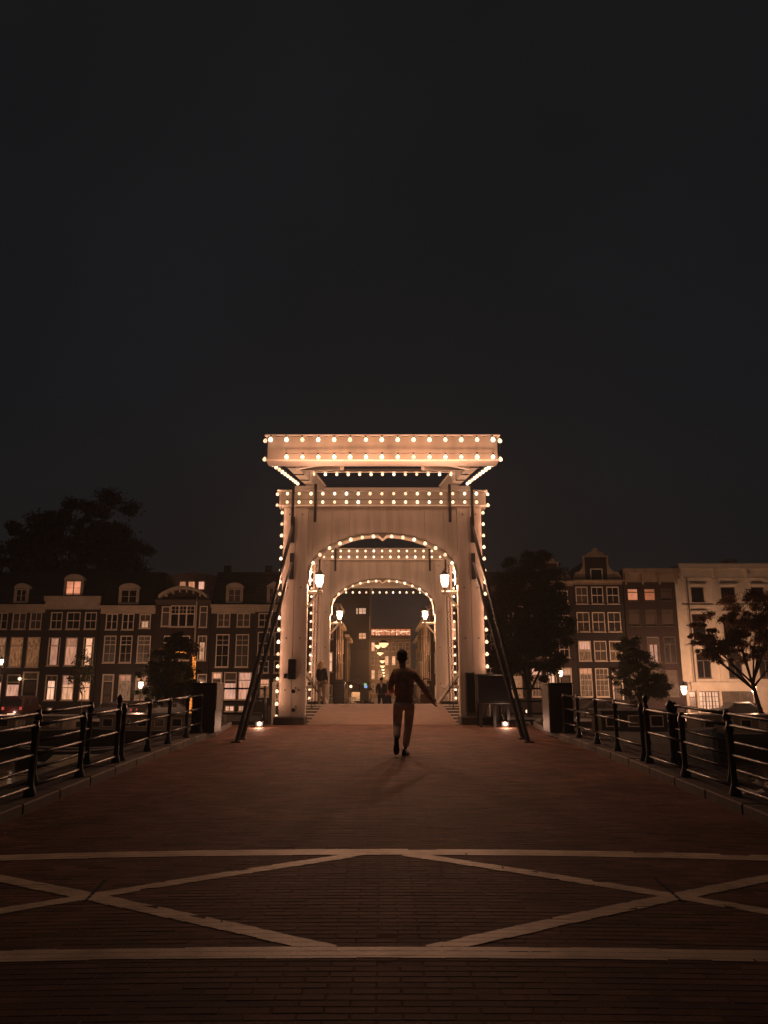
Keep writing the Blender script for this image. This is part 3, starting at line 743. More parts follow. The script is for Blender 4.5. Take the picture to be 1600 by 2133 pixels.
for s_, side in ((-1, 'left'), (1, 'right')):
    x = s_*4.13
    railing(f'dark iron railing along the {side} kerb in the foreground', [(x, y) for y in (2.2, 3.8, 5.25, 6.7, 8.0, 9.5, 11.0, 12.45)], (.92, .58, .22), fin=(7,))
    railing(f'dark iron railing along the {side} kerb from the knobbed post to the cabinet', [(x, y) for y in (12.7, 14.1, 15.4, 16.8, 18.05)], (.95, .66, .34))
    railing(f'short iron railing across the bridge edge beside the {side} pillar', [(x, 19.1), (x, 20.1), (s_*4.3, 21.2), (s_*3.15, 21.2)], (.95, .62, .3), post_h=1.0)
    t = railing(f'outer iron railing behind the {side} kerb railing', [(s_*4.52, y) for y in (3, 5.0, 7.0, 8.75, 10.45, 12.3)], (.99, .64, .30))
    # cabinets at the end of the railing
    t = thing('railing_cabinet', f'dark upright cabinet with a lit-coloured inner side at the end of the {side} railing', 'cabinet', (s_*4.1, 18.5, roadz(4, 18.5)), 'upright cabinets at the railing ends')
    zg = roadz(4, 18.5)+.10; xa, xb = sorted((s_*3.84, s_*4.38)); zt_ = P(1175, 1425, 18.2).z
    MB().box(xa, xb, 18.2, 18.95, zg, zt_).build('cabinet_body', M['dark'], t, bevel=.012)
    MB().box(min(s_*3.82, s_*3.84)-.0, max(s_*3.82, s_*3.84)-.0015*s_*0, 18.215, 18.935, zg+(.02 if s_ > 0 else .5), zt_-.015).build('lit_tone_side', M['cap'], t)  # overlay in a lighter colour stands for gate light on this side
    MB().box(xa-.02, xb+.02, 18.18, 18.97, zt_, zt_+.03).build('cabinet_lid', M['green'], t, bevel=.006)
    # low floodlights on the ground
    c = G(545 if s_ < 0 else 1048, 1512); c.y = min(c.y, 20.6); c.z = roadz(c.x, c.y)
    t = thing('ground_floodlight', f'small bright floodlight on the ground {side} of the nearer gate', 'floodlight', c, 'small floodlights at the gate feet')
    MB().box(c.x-.10, c.x+.10, c.y-.05, c.y+.09, c.z+.01, c.z+.15).build('housing', M['black'], t, bevel=.01)
    MB().tube([(c.x, c.y-.062, c.z+.09), (c.x, c.y-.052, c.z+.09)], .055, 14).build('lens', M['lith'], t)
    lamp('floodlight_lamp', (c.x, c.y-.12, c.z+.10), 16, (1, .55, .36), t, .03)
    # post with knob beyond the railing end
    if s_ > 0:
        z_ = roadz(4, 12.2)
        q = MB(); t = thing('mooring_post', 'dark bollard with round head outside the right railing', 'bollard', (4.42, 12.2, z_))
        q.lathe((4.42, 12.2, z_+.05), [(.075, 0), (.07, .1), (.045, .2), (.04, .72), (.06, .76), (.04, .80), (.06, .86), (.07, .92), (.055, .98), (.02, 1.02)], 12)
        q.build('shaft', M['green'], t, smooth=True)
t = thing('litter', 'crumpled pale paper lying beside the right railing', 'litter', P(1438, 1607, 9.2))
q = MB(); c = Vector((4.36, 9.6, roadz(4, 9.6)+.125))
for i in range(7):
    a = i*.9; q.quad(c+Vector((-.10+.03*i, .05*math.sin(a), .0)), c+Vector((-.04+.03*i, -.05, .03)), c+Vector((-.03+.03*i, .05, .045+.015*math.cos(a))), c+Vector((-.09+.03*i, .07, .01)))
q.build('paper', M['shirt'], t)

# ------------------------------------------------------------------ canal houses across the water
ZG = -1.3
def opening_frame(q, X0, X1, Z0, Z1, y, w, style):
    q.box(X0, X0+w, y, y+.09, Z0, Z1); q.box(X1-w, X1, y, y+.09, Z0, Z1)
    q.box(X0+w, X1-w, y, y+.09, Z0, Z0+w); q.box(X0+w, X1-w, y, y+.09, Z1-w, Z1)
    q.box(X0-.05, X1+.05, y-.14, y+.02, Z0-.07, Z0-.002)
    xm, zm = (X0+X1)/2, (Z0+Z1)/2; b = .035
    ya, yb = y+.015, y+.07
    def v(x, z0, z1, bb=b): q.box(x-bb/2, x+bb/2, ya, yb, z0, z1)
    def h(z, x0, x1, bb=b): q.box(x0, x1, ya+.003, yb-.003, z-bb/2, z+bb/2)
    I0, I1, J0, J1 = X0+w, X1-w, Z0+w, Z1-w
    if style == 'c':   v(xm, J0, J1, .10); h(J0+(J1-J0)*.5, I0, I1)
    elif style == 's': h(zm, I0, I1, .08); v(xm, J0, J1)
    elif style == 'g': h(J0+(J1-J0)*.68, I0, I1, .08); v(xm, J0, J1); h(J0+(J1-J0)*.34, I0, I1); h(J0+(J1-J0)*.84, I0, I1)
    elif style == 't': h(J0+(J1-J0)*.72, I0, I1, .09)
    elif style == 'tc': h(J0+(J1-J0)*.72, I0, I1, .09); v(xm, J0, J0+(J1-J0)*.72, .11)
    elif style == 'r':
        for k in range(1, 5): h(J0+(J1-J0)*k/5, I0, I1, .07 if k == 3 else .03)
        for k in (1, 2): v(I0+(I1-I0)*k/3, J0, J1, .03)
    elif style == '3':
        for k in (1, 2): v(I0+(I1-I0)*k/3, J0, J1, .14)
        h(J0+(J1-J0)*.62, I0, I1, .10); h(J0+(J1-J0)*.82, I0, I1, .04)
        for k in (1, 3, 5): v(I0+(I1-I0)*k/6, J0+(J1-J0)*.62, J1, .04)
    elif style == 'p':
        for k in (1, 2, 3): h(J0+(J1-J0)*k/4, I0, I1, .05)
        for k in range(1, 6): v(I0+(I1-I0)*k/6, J0, J1, .12 if k % 2 == 0 else .05)
    elif style == 'm2': v(xm, J0, J1, .06)
def rectpx(x0, x1, y0, y1, Y):
    ym = (y0+y1)/2
    return P(x0, ym, Y).x, P(x1, ym, Y).x, P(797, y1, Y).z, P(797, y0, Y).z
KINDS = dict(w='litw', d='glass', b='blind', l='lit', p='litp', o='lito', m='litd')
def wall_with_openings(X0, X1, Z0, Z1, y, rects, depth=.22):
    xs = sorted({X0, X1, *[r[0] for r in rects], *[r[1] for r in rects]}); zs = sorted({Z0, Z1, *[r[2] for r in rects], *[r[3] for r in rects]})
    xs = [x for x in xs if X0 <= x <= X1]; zs = [z for z in zs if Z0 <= z <= Z1]
    q = MB()
    for a, b_ in zip(xs[:-1], xs[1:]):
        for c, d in zip(zs[:-1], zs[1:]):
            xm, zm = (a+b_)/2, (c+d)/2
            if any(r[0] < xm < r[1] and r[2] < zm < r[3] for r in rects): continue
            q.quad((a, y, c), (b_, y, c), (b_, y, d), (a, y, d))
    for r in rects:
        a, b_, c, d = r; yb = y+depth
        q.quad((a, y, c), (a, y, d), (a, yb, d), (a, yb, c)); q.quad((b_, y, c), (b_, yb, c), (b_, yb, d), (b_, y, d))
        q.quad((a, y, d), (b_, y, d), (b_, yb, d), (a, yb, d)); q.quad((a, y, c), (a, yb, c), (b_, yb, c), (b_, y, c))
    D = 9
    q.quad((X0, y, Z0), (X0, y, Z1), (X0, y+D, Z1), (X0, y+D, Z0)); q.quad((X1, y, Z0), (X1, y+D, Z0), (X1, y+D, Z1), (X1, y, Z1))
    q.quad((X0, y+D, Z0), (X0, y+D, Z1), (X1, y+D, Z1), (X1, y+D, Z0))
    return q
def house(label, px0, px1, cor, wins, wall, doors=(), dormers=(), roofpx=1192, fm='frame', fw=.10, Y=80, cm='cornice', roof='mansard', wmat=None, name='canal_house', brackets=0, top_extra=0):
    X0, X1 = P(px0, cor[0], Y).x+.015, P(px1, cor[0], Y).x-.015
    ZC1, ZC0 = P(797, cor[0], Y).z, P(797, cor[1], Y).z
    t = thing(name, label, 'house', ((X0+X1)/2, Y, ZG), 'canal houses across the water')
    R_ = []
    for w in list(wins)+list(doors):
        r = list(rectpx(w[0], w[1], w[2], w[3], Y)); r[0] = max(r[0], X0+.02); r[1] = min(r[1], X1-.02); r[2] = max(r[2], ZG+.02); R_.append(tuple(r))
    wall_with_openings(X0, X1, ZG, ZC1-.02, Y, R_).build('wall', wmat or wall, t)
    nw = len(wins)
    for w, r in zip(wins, R_):
        q = MB(); ww = fw if (r[1]-r[0]) > .5 else .06
        opening_frame(q, r[0]+.002, r[1]-.002, r[2]+.002, r[3]-.002, Y+.03, ww, w[5])
        f = q.build('window', M[w[6]] if len(w) > 6 else M[fm], t)
        MB().box(r[0]+.01, r[1]-.01, Y+.10, Y+.115, r[2]+.01, r[3]-.01).build('pane', M[KINDS[w[4]]], f)
        if w[4] in 'lpw' and random.random() < .5:
            bh = (r[3]-r[2])*random.uniform(.15, .42); MB().box(r[0]+.09, r[1]-.09, Y+.088, Y+.095, r[3]-.09-bh, r[3]-.09).build('roller_blind', M['litp' if random.random() < .5 else 'blind'], f)
        if w[4] in 'lp' and random.random() < .6:      # curtains hanging inside the glass line
            q = MB(); cw = (r[1]-r[0])*.16
            for (a, b_) in ((r[0]+.08, r[0]+.08+cw), (r[1]-.08-cw, r[1]-.08)):
                n_ = 6
                for k in range(n_):
                    xa, xb = a+(b_-a)*k/n_, a+(b_-a)*(k+1)/n_
                    q.quad((xa, Y+.092-(k % 2)*.006, r[2]+.1), (xb, Y+.092-((k+1) % 2)*.006, r[2]+.1), (xb, Y+.092-((k+1) % 2)*.006, r[3]-.1), (xa, Y+.092-(k % 2)*.006, r[3]-.1))
            q.build('curtain', M['blind'], f)
    for w, r in zip(doors, R_[nw:]):
        q = MB(); zt = r[2]+(r[3]-r[2])*.76
        q.box(r[0]+.002, r[0]+.14, Y-.05, Y+.12, r[2], r[3]); q.box(r[1]-.14, r[1]-.002, Y-.05, Y+.12, r[2], r[3]); q.box(r[0]+.14, r[1]-.14, Y-.04, Y+.12, r[3]-.14, r[3]-.002); q.box(r[0]+.14, r[1]-.14, Y-.02, Y+.1, zt, zt+.09)
        q.build('door_surround', M['frame'], t)
        d = MB().box(r[0]+.142, r[1]-.142, Y+.05, Y+.1, r[2], zt-.002).build('door', M['dark'], t)
        q = MB()
        for (a, b_) in ((.08, .42), (.5, .92)):
            q.box(r[0]+.26, r[1]-.26, Y+.035, Y+.049, r[2]+(zt-r[2])*a, r[2]+(zt-r[2])*b_)
        q.build('door_panel', M['frame_d'], d)
        MB().box(r[0]+.142, r[1]-.142, Y+.06, Y+.07, zt+.092, r[3]-.142).build('fanlight', M[KINDS[w[4]]], t)
        if w[5]:   # steps
            for k in range(5):
                MB().box(r[0]-.2, r[1]+.2, Y-.3*(5-k)-.02, Y-.30*(4-k)-.022, ZG, ZG+(r[2]-ZG)*(k+1)/5).build('step', M['stone'], t)
    # cornice: frieze, gutter board, brackets
    q = MB(); hh = ZC1-ZC0
    q.box(X0-.0, X1+.0, Y-.10, Y-.003, ZC0, ZC1-hh*.38); q.box(X0-.02, X1+.02, Y-.42, Y-.003, ZC1-hh*.38+.002, ZC1-hh*.14); q.box(X0-.04, X1+.04, Y-.50, Y-.003, ZC1-hh*.14+.002, ZC1)
    q.box(X0, X1, Y-.14, Y-.002, ZC0-.08, ZC0-.002)
    cn = q.build('cornice', M[cm], t)
    if brackets:
        for k in range(brackets):
            x = X0+.25+(X1-X0-.5)*k/(brackets-1)
            q = MB(); q.box(x-.12, x+.12, Y-.36, Y-.102, ZC0+.1, ZC1-hh*.38); q.box(x-.09, x+.09, Y-.22, Y-.105, ZC0-.35, ZC0+.098)
            q.build('bracket', M[cm], cn)
    # roof
    zr = P(797, roofpx, Y+2.2).z
    if roof == 'mansard':
        q = MB(); A, B = (X0, X1)
        q.prism([(0, 0)], 0, 0) if False else None
        v = [(A, Y-.05, ZC1-.03), (B, Y-.05, ZC1-.03), (B, Y+2.2, zr), (A, Y+2.2, zr), (A, Y+6.8, zr), (B, Y+6.8, zr), (B, Y+9, ZC1-.03), (A, Y+9, ZC1-.03)]
        n0 = len(q.v); q.v += v
        q.f += [(0, 1, 2, 3), (3, 2, 5, 4), (4, 5, 6, 7), (0, 3, 4, 7), (1, 6, 5, 2)]
        rf = q.build('roof', M['roof'], t)
        # tile courses on the slope
        q = MB(); n = 9
        for k in range(1, n):
            u = k/n; yy = Y-.05+2.25*u; zz = ZC1-.03+(zr-ZC1+.03)*u
            q.box(A+.01, B-.01, yy-.06, yy+.02, zz-.02, zz+.03)
        q.build('tile_course', M['roof'], rf)
        q = MB(); xc = A+.6; q.box(xc-.35, xc+.35, Y+4, Y+4.8, zr-.3, zr+1.0); q.build('chimney', BR[1], t)
    for (a, b_, y0, y1, wk, shape) in dormers:
        DX0, DX1, DZ0, DZ1 = rectpx(a, b_, y0, y1, Y+.2); hh = (DZ1-DZ0)
        zw = DZ0+hh*(.74 if shape != 'gable' else .62); yd = Y+.15
        bx = MB(); bx.box(DX0+.08, DX1-.08, yd+.03, yd+2.6, DZ0-.3, zw); d = bx.build('dormer', M['roof'], t)
        q = MB(); opening_frame(q, DX0+.12, DX1-.12, DZ0+.05, zw-.05, yd-.07, .14, 'c'); q.build('frame', M[cm], d)
        MB().box(DX0+.2, DX1-.2, yd, yd+.02, DZ0+.1, zw-.1).build('pane', M[KINDS[wk]], d)
        q = MB(); n = 10; r_ = (DX1-DX0)/2; xm = (DX0+DX1)/2
        if shape == 'tri': poly = [(DX0-.06, zw), (DX1+.06, zw), (DX1+.06, zw+hh*.05), (xm, DZ1), (DX0-.06, zw+hh*.05)]
        else: poly = [(DX0-.06, zw), (DX1+.06, zw)] + [(xm+(r_+.06)*math.cos(math.pi*k/n), zw+.04+(DZ1-zw-.04)*math.sin(math.pi*k/n)) for k in range(n+1)]
        q.prism(poly, yd-.12, yd+.6); q.build('pediment', M[cm], d, recalc=True)
        for sx_ in (DX0-.02, DX1-.08):
            MB().box(sx_-.0, sx_+.10, yd-.10, yd+.05, DZ0, zw-.002).build('pilaster', M[cm], d)
    return t, X0, X1, ZC0, ZC1
def row(xs, y0, y1, kinds, style):
    return [(a, b_, y0, y1, k, style) for (a, b_), k in zip(xs, kinds)]
# left row
tA = house('brown brick canal house at the left picture edge with one round-topped dormer', -70, 96, (1259.5, 1275),
      row([(-52, -28), (-12, 16), (25, 54), (62, 86.5)], 1276, 1311, 'ddbd', 'c')[:3] + [(62, 86.5, 1275, 1311, 'b', 's')] +
      row([(-55, -30), (-12, 11), (19.5, 46.5), (55, 82)], 1327, 1390, 'wwww', 't') + [(-20, 3, 1405, 1459, 'l', 't'), (12, 40, 1405, 1459, 'p', 't')],
      BR[0], doors=[(45, 83, 1399, 1470, 'm', 1)], dormers=[(31, 60, 1215, 1256, 'd', 'arc')])[0]
tB = house('canal house with tall plain cornice, bright attic and lit windows on two floors', 96, 211, (1242.5, 1268),
      row([(105, 129.5), (138, 167), (176, 201)], 1275, 1311, 'ddd', 's') + row([(99, 124.5), (135, 160), (172, 195)], 1328, 1387, 'ppl', 't') +
      row([(93, 118), (128, 153.5), (165, 188)], 1406, 1459, 'lll', 's') + [(97, 109, 1474, 1485, 'l', 'm2')],
      BR[1], dormers=[(135, 174, 1196, 1242, 'o', 'arc')], roofpx=1185)
for (a, b_, k) in ((118, 135, 'lito'), (188, 203, 'litp')):
    c0, c1 = P(a, 1238, 80.9), P(b_, 1229, 81.6)
    MB().box(c0.x, c1.x, 0, .9, 0, .05, Matrix.Translation((0, 80.55, c0.z+.25)) @ Matrix.Rotation(R(35), 4, 'X')).build('skylight', M[k], tB[0])
tC = house('canal house with plain low cornice and one lit small window at its upper right', 211, 325, (1262, 1277),
      row([(220, 245), (254, 279)], 1278, 1312, 'dd', 'c') + [(290, 314, 1279, 1309, 'l', 's')] + row([(215, 241), (249, 274.5), (285, 313)], 1324, 1381, 'mdm', 'g') +
      row([(246, 272), (281, 306)], 1405, 1458, 'ww', 'g'), BR[1], doors=[(211.5, 236, 1404, 1472, 'm', 1)], dormers=[(249, 290, 1215, 1259, 'd', 'arc')])
tD = house('narrow house with wide studio window below a curved hood and a set-back attic', 325, 441, (1250, 1258),
      [(336, 354, 1263, 1305, 'b', 't'), (354.5, 406, 1261, 1306, 'd', '3'), (415, 432, 1262, 1307, 'b', 't'), (411, 430, 1324, 1376, 'l', 's'),
       (340, 362, 1324, 1376, 'd', 't'), (372, 395, 1324, 1376, 'd', 't'), (340, 362, 1404, 1456, 'm', 't'), (410, 430, 1404, 1456, 'd', 't')],
      BR[2], roof='none', cm='frame_d')
t, X0, X1, ZC0, ZC1 = tD
q = MB(); n = 14; xa, xb = P(335, 1240, 80).x, P(434, 1240, 80).x; za, zb_ = P(797, 1240, 79.5).z, P(797, 1221, 79.5).z
arcp = [(xa+(xb-xa)*k/n, za+(zb_-za)*math.sin(math.pi*k/n)**.8) for k in range(n+1)]
for a, b_ in zip(arcp[:-1], arcp[1:]): q.prism([a, b_, (b_[0], b_[1]-.32), (a[0], a[1]-.32)], 79.1, 80.2)
hood = q.build('curved_hood', M['cornice'], t, recalc=True)
for k in range(1, 7):
    x = xa+(xb-xa)*k/7; i = min(n-1, int(k/7*n)); z = arcp[i][1]
    MB().box(x-.07, x+.07, 79.3, 79.9, z-.62, z-.33).build('bracket', M['cornice'], hood)
q = MB(); q.prism([(X0+.1, ZC1), (X1-.1, ZC1), (X1-.1, za-.3)] + [(p[0], p[1]-.3) for p in reversed(arcp)] + [(X0+.1, za-.3)], 79.96, 80.5); q.build('gable_wall', BR[2], t, recalc=True)
ax0, ax1, az0, az1 = rectpx(343, 454, 1191, 1235, 83)
q = MB(); q.prism([(ax0, ZC1-.5), (ax1, ZC1-.5), (ax1, az1-.5), ((ax0+ax1)/2, az1), (ax0, az1-.5)], 83, 88); at = q.build('attic', M['cream2'], t, recalc=True)
for a, b_ in ((375, 386), (393, 405), (414, 425)):
    r = rectpx(a, b_, 1212, 1227, 82.95); MB().box(r[0], r[1], 82.93, 82.97, r[2], r[3]).build('window', M['litp'], at)
MB().tube([(P(408, 1300, 79.9).x, 79.85, ZG), (P(408, 1300, 79.9).x, 79.85, P(797, 1245, 80).z)], .09, 8).build('drainpipe', M['cornice'], t)
tE = house('canal house left of the braces with tall sash windows and two lit curtained windows', 441, 532, (1260, 1276.5),
      row([(452.5, 479.5), (493, 521)], 1277, 1306, 'bb', 'c') + row([(449, 477), (490, 518)], 1321, 1390, 'dm', 'g') +
      row([(466, 492.5), (496, 524)], 1400, 1458, 'pp', 't') + [(468, 488, 1470, 1482, 'l', 'c'), (496, 508, 1470, 1482, 'l', 'c')], BR[1],
      doors=[(440.5, 462, 1400, 1462, 'p', 0)], dormers=[(472, 506, 1214, 1256, 'b', 'arc')])
tF = house('canal house directly beside the left pillar with an inn-like lower front', 532, 640, (1260.5, 1273),
      row([(538, 564), (576, 600), (608, 632)], 1277, 1306, 'ddd', 's') + row([(536, 562), (571, 597), (606, 632)], 1316, 1364, 'ddd', 's') +
      row([(538, 560), (570, 592), (604, 626)], 1376, 1402, 'ddd', 's') + row([(541, 561), (569, 590)], 1414, 1452, 'ww', 't'), BR[0], dormers=[(557, 584, 1211, 1256, 'b', 'tri')])
# right row
tG0 = house('dark canal house half hidden behind the big tree right of the gate', 1000, 1098, (1222, 1236),
      row([(1012, 1034), (1042, 1060), (1068, 1090)], 1262, 1292, 'ddd', 's') + row([(1012, 1034), (1042, 1060), (1068, 1090)], 1320, 1362, 'ddd', 's') +
      [(1012, 1034, 1391, 1452, 'd', 'g'), (1065, 1089, 1391, 1453, 'w', 'r')], BR[1], cm='frame_d')
tG = house('neck gabled canal house behind the dark tree with a lit entrance', 1098, 1193, (1211, 1219),
      row([(1106, 1128), (1134, 1154), (1161, 1184)], 1230, 1258, 'ddd', 's') + row([(1106, 1128), (1134, 1154), (1164, 1187)], 1281, 1307, 'ddd', 's') +
      row([(1106, 1128), (1134, 1154), (1165, 1187)], 1335, 1370, 'ddd', 's') + [(1105, 1130, 1391, 1452, 'w', 'r'), (1138, 1160, 1391, 1424, 'l', 'c')], BR[2],
      doors=[(1166, 1192, 1391, 1458, 'l', 0)], roof='none', cm='cream2')
tH = house('tall dark neck gabled canal house with pale gable scrolls and pediment', 1193, 1296, (1209, 1216),
      row([(1199.5, 1225), (1232, 1257), (1264, 1290)], 1222, 1258, 'bdd', 's') + row([(1202, 1229), (1234, 1261), (1266.5, 1294)], 1275, 1316, 'mmm', 's') +
      row([(1205.5, 1232), (1238, 1264.5), (1270, 1296)], 1335, 1377, 'wbw', 's') + row([(1208.5, 1235), (1241, 1269)], 1392, 1452, 'ww', 'r'), BR[1],
      doors=[(1276, 1298, 1394, 1458, 'm', 0)], roof='none', cm='cream2', fw=.09)
def neck(t, X0, X1, base_px, neck_px, ytop, yped, m='cream2', win=None):
    y = 80; zb = P(797, base_px, y).z; zt = P(797, ytop, y).z; zp = P(797, yped, y).z
    n0, n1 = P(neck_px[0], (base_px+ytop)/2, y).x, P(neck_px[1], (base_px+ytop)/2, y).x; xm = (n0+n1)/2
    MB().prism([(n0, zb), (n1, zb), (n1, zt), (n0, zt)], y-.02, y+.5).build('gable_wall', BR[1], t, recalc=True)
    n = 12
    pr = [(n0-.18, zt)] + [(xm-(n1-n0)*.42*math.cos(math.pi*k/n), zt+(zp-zt)*.62*math.sin(math.pi*k/n)) for k in range(n//2)] + [(xm-.28, zt+(zp-zt)*.66), (xm-.22, zt+(zp-zt)*.92), (xm, zp), (xm+.22, zt+(zp-zt)*.92), (xm+.28, zt+(zp-zt)*.66)] + [(xm+(n1-n0)*.42*math.cos(math.pi*(n//2-1-k)/n), zt+(zp-zt)*.62*math.sin(math.pi*(n//2-1-k)/n)) for k in range(n//2)] + [(n1+.18, zt)]
    q = MB(); q.prism(pr, y-.16, y+.3); q.box(n0-.2, n1+.2, y-.2, y+.3, zt-.12, zt-.002); q.build('pediment', M[m], t, recalc=True)
    for sx_, xn, xe in ((-1, n0, X0), (1, n1, X1)):
        w = abs(xe-xn); H_ = zt-zb
        poly = [(xn, zb), (xn, zt-.12), (xn+sx_*.16, zt-.12)]
        for k in range(9):
            u = k/8; poly.append((xn+sx_*(.16+(w*.45)*u**2.2), zt-.3-H_*.55*u**.6))
        poly += [(xn+sx_*w*.62, zb+H_*.36), (xn+sx_*w*.78, zb+H_*.34), (xn+sx_*w*.88, zb+H_*.22), (xe, zb+.12), (xe, zb)]
        q = MB(); q.prism(poly, y-.10, y+.2); q.build('gable_scroll', M[m], t, recalc=True)
neck(tH[0], tH[1], tH[2], 1210, (1218, 1264), 1158, 1141.5)
neck(tG[0], tG[1], tG[2], 1212, (1122, 1160), 1171, 1156)
r = rectpx(1230, 1255.5, 1184.5, 1210, 79.95)
q = MB(); opening_frame(q, r[0], r[1], r[2], r[3], 79.93, .10, 'none'); f = q.build('attic_window', M['frame'], tH[0])
MB().box(r[0]+.09, r[1]-.09, 79.955, 79.97, r[2]+.09, r[3]-.09).build('pane', M['glass'], f)
tI = house('plum brick house with orange lit blinds on the top floor, beside the cream house', 1296, 1411, (1185, 1211),
      row([(1307, 1329.5), (1342, 1365.5), (1377, 1400)], 1226, 1251, 'oob', 't') + row([(1310.5, 1333.5), (1345.5, 1368.5), (1380, 1403)], 1270, 1304, 'bbb', 't') +
      row([(1313, 1337), (1349, 1375.5), (1384, 1409)], 1326, 1381, 'dpm', 'tc') + row([(1316, 1340), (1352, 1377), (1389, 1413)], 1396, 1451, 'bbb', 't'), BR[2], fm='frame_d', fw=.07, brackets=4, cm='cream2', roof='none')
tJ = house('large cream plastered corner house with bracketed cornice and shop front', 1411, 1690, (1175, 1203),
      [(1440, 1466.5, 1223, 1254, 'd', 'none'), (1502, 1532, 1223, 1254, 'd', 'none'), (1566, 1594, 1223, 1254, 'd', 'none'), (1630, 1656, 1223, 1254, 'd', 'none'),
       (1443, 1470, 1279, 1333, 'd', 't'), (1507, 1537, 1279, 1333, 'd', 't'), (1570, 1600, 1279, 1333, 'd', 't'), (1636, 1662, 1279, 1333, 'd', 't'),
       (1452, 1481, 1361, 1413, 'd', 'tc'), (1517, 1546, 1361, 1413, 'd', 'tc'), (1581, 1610, 1361, 1413, 'd', 'tc'),
       (1436, 1452, 1440, 1482, 'w', 't'), (1457, 1499, 1440, 1482, 'l', 'p'), (1504, 1570, 1440, 1482, 'w', 't')],
      M['plaster'], brackets=5, cm='plaster', roof='none', fm='frame_d', fw=.08)
t, X0, X1, ZC0, ZC1 = tJ
zS1, zS0 = P(797, 1421, 79.8).z, P(797, 1438, 79.8).z
q = MB(); q.box(X0+.3, P(1568, 1430, 80).x, 79.72, 79.997, zS0, zS1-.25); q.box(X0+.2, P(1570, 1430, 80).x, 79.5, 79.997, zS1-.248, zS1); q.build('shop_cornice', M['plaster'], t)
for px in (1433, 1454.5, 1501.5, 1572):
    x = P(px, 1460, 80).x; MB().box(x-.12, x+.12, 79.86, 79.997, ZG, zS0-.002).build('shop_pilaster', M['plaster'], t)
for px in (1418, 1496, 1604):
    x = P(px, 1300, 80).x; MB().box(x-.28, x+.28, 79.88, 79.997, zS1+.05, ZC0-.12).build('pilaster', M['plaster'], t)
for (a, b_, yt) in ((1440, 1467, 1219), (1502, 1532, 1219), (1443, 1470, 1275), (1507, 1537, 1275), (1566, 1594, 1219), (1570, 1600, 1275), (1452, 1481, 1357), (1517, 1546, 1357)):
    r = rectpx(a-3, b_+3, yt-3, yt, 79.9); MB().box(r[0], r[1], 79.78, 79.997, r[2], r[3]).build('window_head', M['plaster'], t)
for yy in (1262, 1345):
    r = rectpx(1413, 1680, yy-2, yy+2, 79.9); MB().box(X0+.02, r[1], 79.84, 79.90, r[2], r[3]).build('string_course', M['plaster'], t)
MB().tube([(X0+.72, 79.75, zS1), (X0+.72, 79.75, ZC0-.1)], .07, 8).build('drainpipe', M['frame_d'], t)
MB().box(P(1510, 1170, 82).x, P(1527, 1170, 82).x, 81, 83, ZC1-.1, P(797, 1166.5, 82).z).build('chimney', M['plaster'], t)
# roofs behind the flat cornices
for tt, dz in ((tI, .2), (tJ, .25), (tH, 2.6), (tG, 2.4), (tD, .3)):
    t_, X0, X1, ZC0, ZC1 = tt
    xm = (X0+X1)/2
    q = MB(); q.prism([(X0+.05, ZC1-.03), (X1-.05, ZC1-.03), (xm+.3, ZC1+dz), (xm-.3, ZC1+dz)] if dz > 1 else [(X0+.05, ZC1-.1), (X1-.05, ZC1-.1), (X1-.05, ZC1-.03), (X0+.05, ZC1-.03)], 80.3, 88.9); q.build('roof', M['roof'], t_, recalc=True)
# corner houses at the street mouth and the street behind
def street_house(label, x0, x1, y0, y1, h, face, lit, wall, rows=4, front=True, name='street_house'):
    t = thing(name, label, 'house', ((x0+x1)/2, (y0+y1)/2, ZG), 'houses along the side street')
    MB().box(x0, x1, y0+.01, y1-.01, ZG, h).build('wall', wall, t)
    xf = x1 if face > 0 else x0
    n = max(2, int((y1-y0)/3.2)); rh = (h-ZG-1)/rows
    for i in range(n):
        ya = y0+(y1-y0)*(i+.28)/n; yb = y0+(y1-y0)*(i+.72)/n
        for j in range(rows):
            za = ZG+.9+j*rh; zb = za+rh*.62
            a, b_ = sorted((xf, xf+face*.09)); q = MB()
            q.box(a, b_, ya, yb, za, za+.1); q.box(a, b_, ya, yb, zb-.1, zb); q.box(a, b_, ya, ya+.1, za, zb); q.box(a, b_, yb-.1, yb, za, zb); q.box(a, b_, (ya+yb)/2-.04, (ya+yb)/2+.04, za, zb)
            f = q.build('window', M['frame' if (i+j) % 3 == 0 else 'frame_d'], t)
            k = random.choice(lit) if j else 'l'
            a, b_ = sorted((xf+face*.01, xf+face*.03)); MB().box(a, b_, ya+.08, yb-.08, za+.08, zb-.08).build('pane', M[KINDS[k]], f)
        yp = y0+(y1-y0)*(i+.02)/n+.15; MB().tube([(xf+face*.12, yp, ZG), (xf+face*.12, yp, h-.3)], .05, 6).build('drainpipe', M['cornice' if i == 1 else 'frame_d'], t)
        a, b_ = sorted((xf, xf+face*.35)); MB().box(a, b_, y0+(y1-y0)*(i+.2)/n, y0+(y1-y0)*(i+.8)/n, ZG+3.1, ZG+3.35).build('shop_fascia', M['litw'] if i % 2 else M['frame_d'], t)
    a, b_ = sorted((xf-face*.1, xf+face*.4)); MB().box(a, b_, y0+.02, y1-.02, h-.1, h+.3).build('cornice', M['cornice'], t)
    if front:
        MB().box(x0-.05, x1+.05, y0-.35, y0+.0, h-.1, h+.31).build('front_cornice', M['cornice'], t)
        for j in range(rows):
            for k in range(2):
                xa = x0+(x1-x0)*(.12+.48*k); xb = xa+(x1-x0)*.30; za = ZG+.9+j*rh; zb = za+rh*.62
                q = MB(); opening_frame(q, xa, xb, za, zb, y0-.08, .1, 's'); f = q.build('window', M['frame'], t)
                MB().box(xa+.08, xb-.08, y0-.02, y0-.005, za+.08, zb-.08).build('pane', M[KINDS[random.choice(lit)]], f)
    return t
